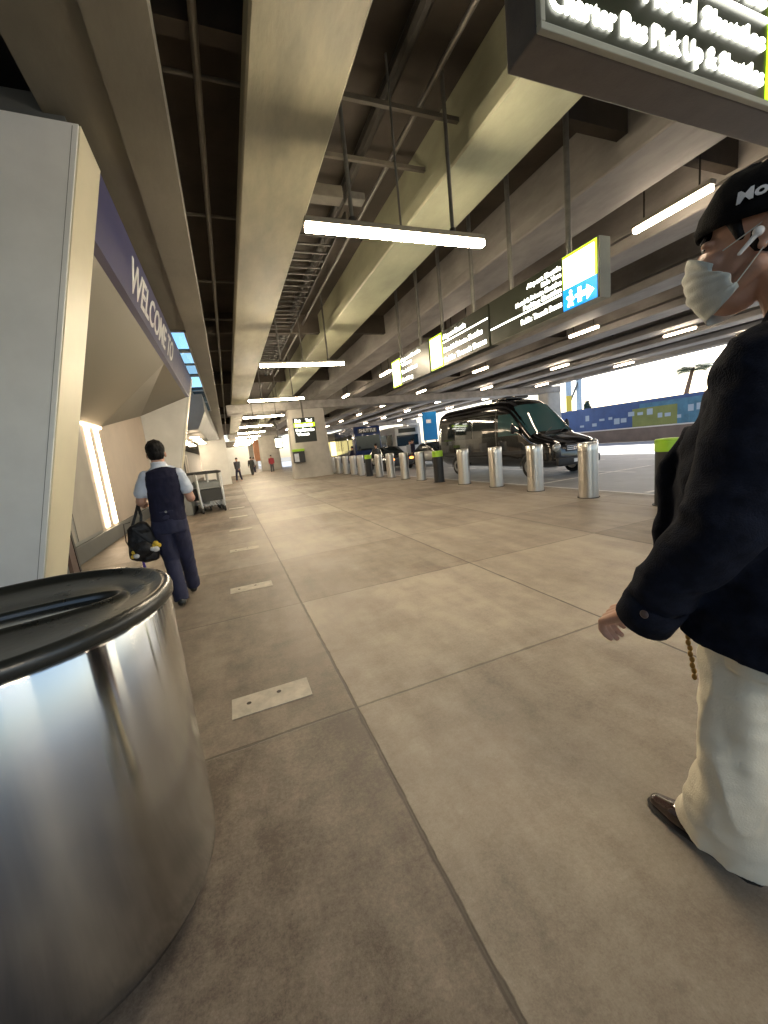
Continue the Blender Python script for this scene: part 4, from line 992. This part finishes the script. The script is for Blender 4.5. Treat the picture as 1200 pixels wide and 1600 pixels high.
for (x, y, z, rx) in ((1.25, .60, .02, 4), (1.35, .14, .05, -22)):
    sh = MB(); M_ = Matrix.Rotation(R(-rx), 3, 'X')
    def q_(a): return Vector((x, y, z)) + M_ @ Vector(a)
    sh.chain([q_((0, -.035, .045)), q_((0, .05, .045)), q_((0, .16, .032)), q_((0, .225, .026))], [.040, .044, .040, .027], 16); sh.limb(q_((0, -.03, .05)), q_((0, -.02, .10)), .036, .034)
    mp(blob(sh, 'shoe', 'shoe', man, voxel=.006, smooth=3))
    so2 = MB(); so2.loft([q_((0, -.078, .008)), q_((0, -.055, .006)), q_((0, .05, .004)), q_((0, .16, .004)), q_((0, .24, .006)), q_((0, .26, .008))], [(.02, .008), (.036, .009), (.038, .009), (.043, .009), (.03, .009), (.01, .008)], side=(1, 0, 0), seg=16)
    mp(so2.build('sole', 'sole', man, smooth=True))
wc = MB()
for k in range(9): wc.ell((1.125 + .003 * (k % 2), .672 - .003 * k, .795 - .016 * k), (.005, .007, .010))
mp(wc.build('key_chain', 'brass', man, smooth='all'))

# --- man in the vest, seen from behind
vx, vy = -.64, 4.46
vm = thing('person', 'man seen from behind in navy vest, pale blue short sleeves and navy trousers', 'person', (vx, vy, 0))
VINV = Matrix.Translation((-vx, -vy, 0))
def vp(o): o.matrix_parent_inverse = VINV; return o
B = MB(); H2 = Vector((-.655, 4.52, 1.565))
B.ell(H2 + Vector((0, -.005, .02)), (.076, .092, .105)); B.ell(H2 + Vector((0, .03, -.05)), (.062, .07, .085)); B.limb(H2 + Vector((0, .09, -.01)), H2 + Vector((0, .108, -.04)), .01, .015)
for s in (-1, 1): B.ell(H2 + Vector((s * .08, -.005, -.015)), (.011, .018, .03)); B.ell(H2 + Vector((s * .03, .086, .0)), (.024, .014, .01))
B.limb(H2 + Vector((0, -.02, -.06)), (-.645, 4.46, 1.38), .055, .06)
B.loft([(-.635, 4.45, 1.43), (-.63, 4.45, 1.36), (-.63, 4.46, 1.22), (-.64, 4.46, 1.02), (-.65, 4.46, .86)], [(.06, .05), (.125, .07), (.14, .095), (.135, .095), (.13, .095)], side=(1, 0, 0), seg=22)
elA, elB_ = (-.855, 4.43, 1.115), (-.415, 4.44, 1.09); wrA, wrB = (-.90, 4.62, 1.10), (-.45, 4.66, 1.17)
B.chain([(-.765, 4.452, 1.335), (-.812, 4.442, 1.255), elA, wrA], [.042, .045, .045, .03]); B.chain([(-.497, 4.452, 1.335), (-.455, 4.446, 1.25), elB_, wrB], [.042, .045, .044, .03])
hand(B, wrA, (.1, 1, -.1), (0, .1, 1), (.7, .7, .5), 1.0, 1); hand(B, wrB, (-.4, 1, .2), (.5, .2, .6), (.5, .6, .4), 1.0, -1)
B.chain([(-.72, 4.46, .84), (-.70, 4.52, .47), (-.665, 4.40, .09)], [.08, .055, .04]); B.chain([(-.58, 4.46, .84), (-.575, 4.62, .47), (-.585, 4.82, .09)], [.08, .055, .04])
B.limb((-.665, 4.40, .06), (-.665, 4.54, .04), .035, .03); B.limb((-.585, 4.82, .06), (-.585, 4.96, .045), .035, .03)
vp(blob(B, 'body', 'skin', vm, voxel=.006, smooth=3))
h_ = MB(); h_.ell(H2 + Vector((0, -.012, .045)), (.087, .10, .095)); h_.ell(H2 + Vector((0, -.035, -.005)), (.078, .075, .075)); h_.ell(H2 + Vector((0, .07, .08)), (.06, .04, .035))
vp(blob(h_, 'hair', 'hair', vm, voxel=.006, smooth=2, wrinkle=folds(.003, (30, 30, 12), 1, .004, (45, 45, 25))))
s_ = MB()
s_.loft([(-.645, 4.46, 1.475), (-.645, 4.455, 1.44), (-.635, 4.45, 1.40), (-.63, 4.455, 1.30), (-.64, 4.46, 1.0), (-.645, 4.46, .92)], [(.066, .064), (.072, .068), (.14, .085), (.160, .112), (.152, .112), (.15, .11)], side=(1, 0, 0), seg=26)
s_.chain([(-.775, 4.45, 1.352), (-.815, 4.44, 1.26), (-.835, 4.43, 1.20)], [.058, .062, .066], 18); s_.chain([(-.487, 4.45, 1.35), (-.452, 4.445, 1.25), (-.437, 4.44, 1.19)], [.057, .061, .065], 18)
vp(blob(s_, 'shirt', 'shirt', vm, voxel=.007, smooth=4, wrinkle=folds(.004, (12, 12, 14), 5, .003, (30, 30, 30))))
v_ = MB(); v_.loft([(-.635, 4.45, 1.425), (-.632, 4.45, 1.40), (-.63, 4.455, 1.33), (-.632, 4.46, 1.22), (-.638, 4.462, 1.08), (-.645, 4.462, .97), (-.648, 4.462, .90), (-.65, 4.462, .885)], [(.085, .078), (.140, .10), (.166, .124), (.166, .128), (.160, .124), (.158, .122), (.162, .124), (.15, .115)], side=(1, 0, 0), seg=30, n=2.3)
vest = vp(blob(v_, 'vest', 'vest', vm, voxel=.007, smooth=3, wrinkle=folds(.004, (8, 8, 11), 2, .0025, (26, 26, 20))))
vp(MB().box((-.70, 4.322, .985), (-.58, 4.328, 1.0)).build('back_strap', 'trouser', vm)); vp(MB().box((-.652, 4.316, .983), (-.632, 4.325, 1.004)).build('buckle', 'chrome', vm))
tr = MB(); tr.loft([(-.648, 4.46, .96), (-.65, 4.46, .86), (-.65, 4.46, .77)], [(.152, .118), (.168, .128), (.165, .125)], side=(1, 0, 0), seg=26)
tr.loft([(-.725, 4.46, .84), (-.72, 4.50, .62), (-.705, 4.52, .47), (-.685, 4.46, .25), (-.665, 4.40, .055)], [(.092, .115), (.084, .098), (.075, .085), (.07, .078), (.072, .08)], side=(1, 0, 0), seg=22)
tr.loft([(-.575, 4.46, .84), (-.575, 4.56, .62), (-.575, 4.63, .47), (-.58, 4.72, .27), (-.585, 4.80, .085)], [(.092, .115), (.084, .098), (.075, .085), (.07, .078), (.07, .078)], side=(1, 0, 0), seg=22)
vp(blob(tr, 'trousers', 'trouser', vm, voxel=.007, smooth=4, wrinkle=folds(.006, (10, 10, 8), 4, .003, (25, 25, 18))))
for (x, y, z, rx) in ((-.665, 4.42, .01, 0), (-.585, 4.84, .02, 8)):
    sh = MB(); M_ = Matrix.Rotation(R(rx), 3, 'X')
    def q_(a): return Vector((x, y, z)) + M_ @ Vector(a)
    sh.chain([q_((0, -.07, .045)), q_((0, .05, .045)), q_((0, .16, .035)), q_((0, .2, .03))], [.042, .044, .04, .03], 14); sh.limb(q_((0, -.06, .05)), q_((0, -.05, .09)), .036, .034)
    vp(blob(sh, 'shoe', 'blackplastic', vm, voxel=.007, smooth=2))
# bag hanging from his left forearm
bg = thing('backpack', 'black backpack with yellow and white charms hanging from the vested man\'s arm', 'backpack', (-.91, 4.44, .5))
BINV = Matrix.Translation((.91, -4.44, -.5))
def bp_(o): o.matrix_parent_inverse = BINV; return o
b = MB(); b.loft([(-.93, 4.44, .52), (-.92, 4.44, .55), (-.905, 4.44, .66), (-.915, 4.44, .80), (-.93, 4.44, .88), (-.94, 4.44, .905)], [(.06, .04), (.125, .085), (.14, .10), (.115, .08), (.09, .05), (.06, .03)], side=(1, -.0, .35), seg=24, n=2.6)
b.ell((-.90, 4.36, .66), (.09, .05, .08))
bp_(blob(b, 'bag', 'bag', bg, voxel=.007, smooth=3, wrinkle=folds(.008, (12, 12, 12), 6, .003, (35, 35, 35))))
for x, dx in ((-.93, .0), (-.88, .03)): bp_(MB().loft([(x - .05 + dx, 4.42, .86), (x + .0, 4.44, .98), (-.90, 4.50, 1.085), (-.885, 4.50, 1.15)], [(.013, .004)] * 4, side=(1, 0, 0), seg=8).build('strap', 'bag', bg))
bp_(MB().loft([(-1.0, 4.40, .60), (-1.04, 4.40, .75), (-1.035, 4.42, .92), (-.98, 4.43, .93)], [(.014, .004)] * 4, side=(0, 1, 0), seg=8).build('shoulder_strap', 'bag', bg))
bp_(MB().loft([(-.96, 4.36, .88), (-.90, 4.35, .80), (-.81, 4.35, .70)], [(.004, .016)] * 3, side=(0, 1, 0), seg=8).build('shoulder_strap', 'bag', bg))
ch = MB()
for c, r_ in (((-.80, 4.35, .675), .028), ((-.765, 4.35, .675), .024), ((-.84, 4.34, .665), .02), ((-.785, 4.34, .70), .026), ((-.985, 4.35, .64), .022), ((-1.0, 4.35, .60), .02), ((-.955, 4.34, .655), .018)): ch.ell(c, (r_, r_ * .8, r_))
bp_(ch.build('yellow_charms', 'charm_yellow', bg, smooth='all'))
ch = MB()
for c, r_ in (((-.79, 4.325, .645), .032), ((-.815, 4.325, .65), .026), ((-.965, 4.33, .605), .027)): ch.ell(c, (r_, r_ * .8, r_ * .85))
bp_(ch.build('white_charms', 'charm_white', bg, smooth='all'))
bp_(MB().limb((-.94, 4.42, .54), (-.935, 4.42, .455), .008, .014).build('ribbon', 'purple', bg, smooth='all'))

# --- small distant people
def far_person(label, x, y, top, bot, h=1.7, rz=0, z0=0, stride=.18):
    t = thing('person', label, 'person', (x, y, z0), rz); k = h / 1.7
    b = MB(); b.ell((0, 0, 1.58 * k), (.075, .09, .11)); b.limb((0, 0, 1.5 * k), (0, 0, 1.4 * k), .05, .06)
    b.loft([(0, 0, 1.42 * k), (0, 0, 1.36 * k), (0, 0, 1.2 * k), (0, 0, .95 * k), (0, 0, .82 * k)], [(.07, .05), (.17, .09), (.17, .11), (.15, .1), (.14, .1)], side=(1, 0, 0), seg=14)
    for s in (-1, 1):
        b.chain([(s * .08, 0, .84 * k), (s * .09, s * stride * .5 + .04, .46 * k), (s * .09, s * stride, .07)], [.08, .055, .04], 10); b.limb((s * .09, s * stride, .05), (s * .09, s * stride + .14, .04), .035, .03, 8)
        b.chain([(s * .19, 0, 1.36 * k), (s * .23, -s * .08, 1.1 * k), (s * .22, -s * .16 + .05, .86 * k)], [.05, .042, .03], 10); b.ell((s * .22, -s * .16 + .07, .81 * k), (.025, .035, .05))
    blob(b, 'body', 'skin', t, voxel=.015, smooth=2)
    b = MB(); b.loft([(0, 0, 1.43 * k), (0, 0, 1.37 * k), (0, 0, 1.2 * k), (0, 0, .9 * k), (0, 0, .8 * k)], [(.08, .06), (.185, .105), (.19, .13), (.175, .125), (.17, .12)], side=(1, 0, 0), seg=14)
    for s in (-1, 1): b.chain([(s * .19, 0, 1.36 * k), (s * .23, -s * .08, 1.1 * k), (s * .225, -s * .13 + .04, .92 * k)], [.065, .057, .05], 10)
    blob(b, 'jacket', top, t, voxel=.015, smooth=2)
    b = MB()
    for s in (-1, 1): b.chain([(s * .08, 0, .86 * k), (s * .09, s * stride * .5 + .04, .46 * k), (s * .09, s * stride, .12)], [.1, .075, .065], 10)
    blob(b, 'trousers', bot, t, voxel=.015, smooth=2)
    b = MB(); b.ell((0, -.01, 1.615 * k), (.083, .098, .095)); b.build('hair', 'hair', t, smooth='all')
    return t
far_person('small distant person in dark clothes beside the white pier beyond the luggage carts', .55, 30.5, 'grey_cloth', 'trouser', 1.7, 2.6)
far_person('small distant person in a red jacket near the sign-hung pier', 3.9, 40, 'red', 'grey_cloth', 1.7, 3.0)
far_person('small distant person in pale top far along the sidewalk', 2.6, 46, 'pale_cloth', 'trouser', 1.7, .3)
far_person('person in dark clothes waiting behind the bollards near the navy shuttle bus', 8.1, 26.5, 'vest', 'grey_cloth', 1.75, 1.0, -.12)
far_person('person in grey near the bright blue panel behind the van', 13.2, 27.5, 'grey_cloth', 'trouser', 1.7, 2.0, -.12)
far_person('person in pale jacket beyond the bollards, by the pale shuttle bus', 11.6, 24.5, 'pale_cloth', 'grey_cloth', 1.72, 2.4, -.12)

t = thing('kiosk', 'low kiosk with yellowish lit windows far behind the bollards, next to the pier', 'kiosk', (8.6, 36, -.12))
MB().box((-1.0, 0, 0), (1.0, 1.6, 3.0), .03).build('cabin', 'farwall', t)
for k in range(3): MB().box((-.95 + k * .65, -.015, 1.1), (-.38 + k * .65, -.001, 2.4)).build('window', 'kiosk_light', t)
MB().box((-1.15, -.3, 3.0), (1.15, 1.8, 3.15)).build('roof', 'greypanel', t)
far_person('person in dark jacket standing between the far black bollard and the navy bus', 7.9, 21.2, 'cartdark', 'grey_cloth', 1.72, .4, -.12)
far_person('person in navy jacket walking beyond the bollards left of the bright blue panel', 10.9, 22.6, 'vest', 'trouser', 1.78, 1.6, -.12)
far_person('small distant person in black far along the sidewalk by the second white pier', 1.9, 38, 'cartdark', 'cartdark', 1.7, .2)
t = thing('parked_car', 'white car partly hidden behind the row of distant bollards', 'car', (12.6, 20.5, -.12))
b = MB(); b.loft([(0, 0, .55), (0, .1, .55), (0, .6, .58), (0, 4.1, .6), (0, 4.4, .55)], [(.75, .22), (.85, .3), (.9, .34), (.9, .36), (.78, .25)], side=(1, 0, 0), seg=24, n=4); b.build('body', 'bus_white', t, smooth=True)
b = MB(); b.loft([(0, 1.0, .85), (0, 1.8, 1.1), (0, 3.2, 1.12), (0, 4.0, .9)], [(.78, .1), (.68, .36), (.68, .36), (.76, .1)], side=(1, 0, 0), seg=24, n=4); b.build('cabin', 'car_glass', t, smooth=True)
for s in (-1, 1):
    MB().ell((s * .62, .0, .68), (.14, .05, .07)).build('headlight', 'headlight', t, smooth='all')
    for yw in (.85, 3.5):
        b = MB(); b.loft([(s * .92, yw, .33), (s * .7, yw, .33)], [.33, .33], side=(0, 0, 1), seg=24); b.build('wheel', 'tyre', t)
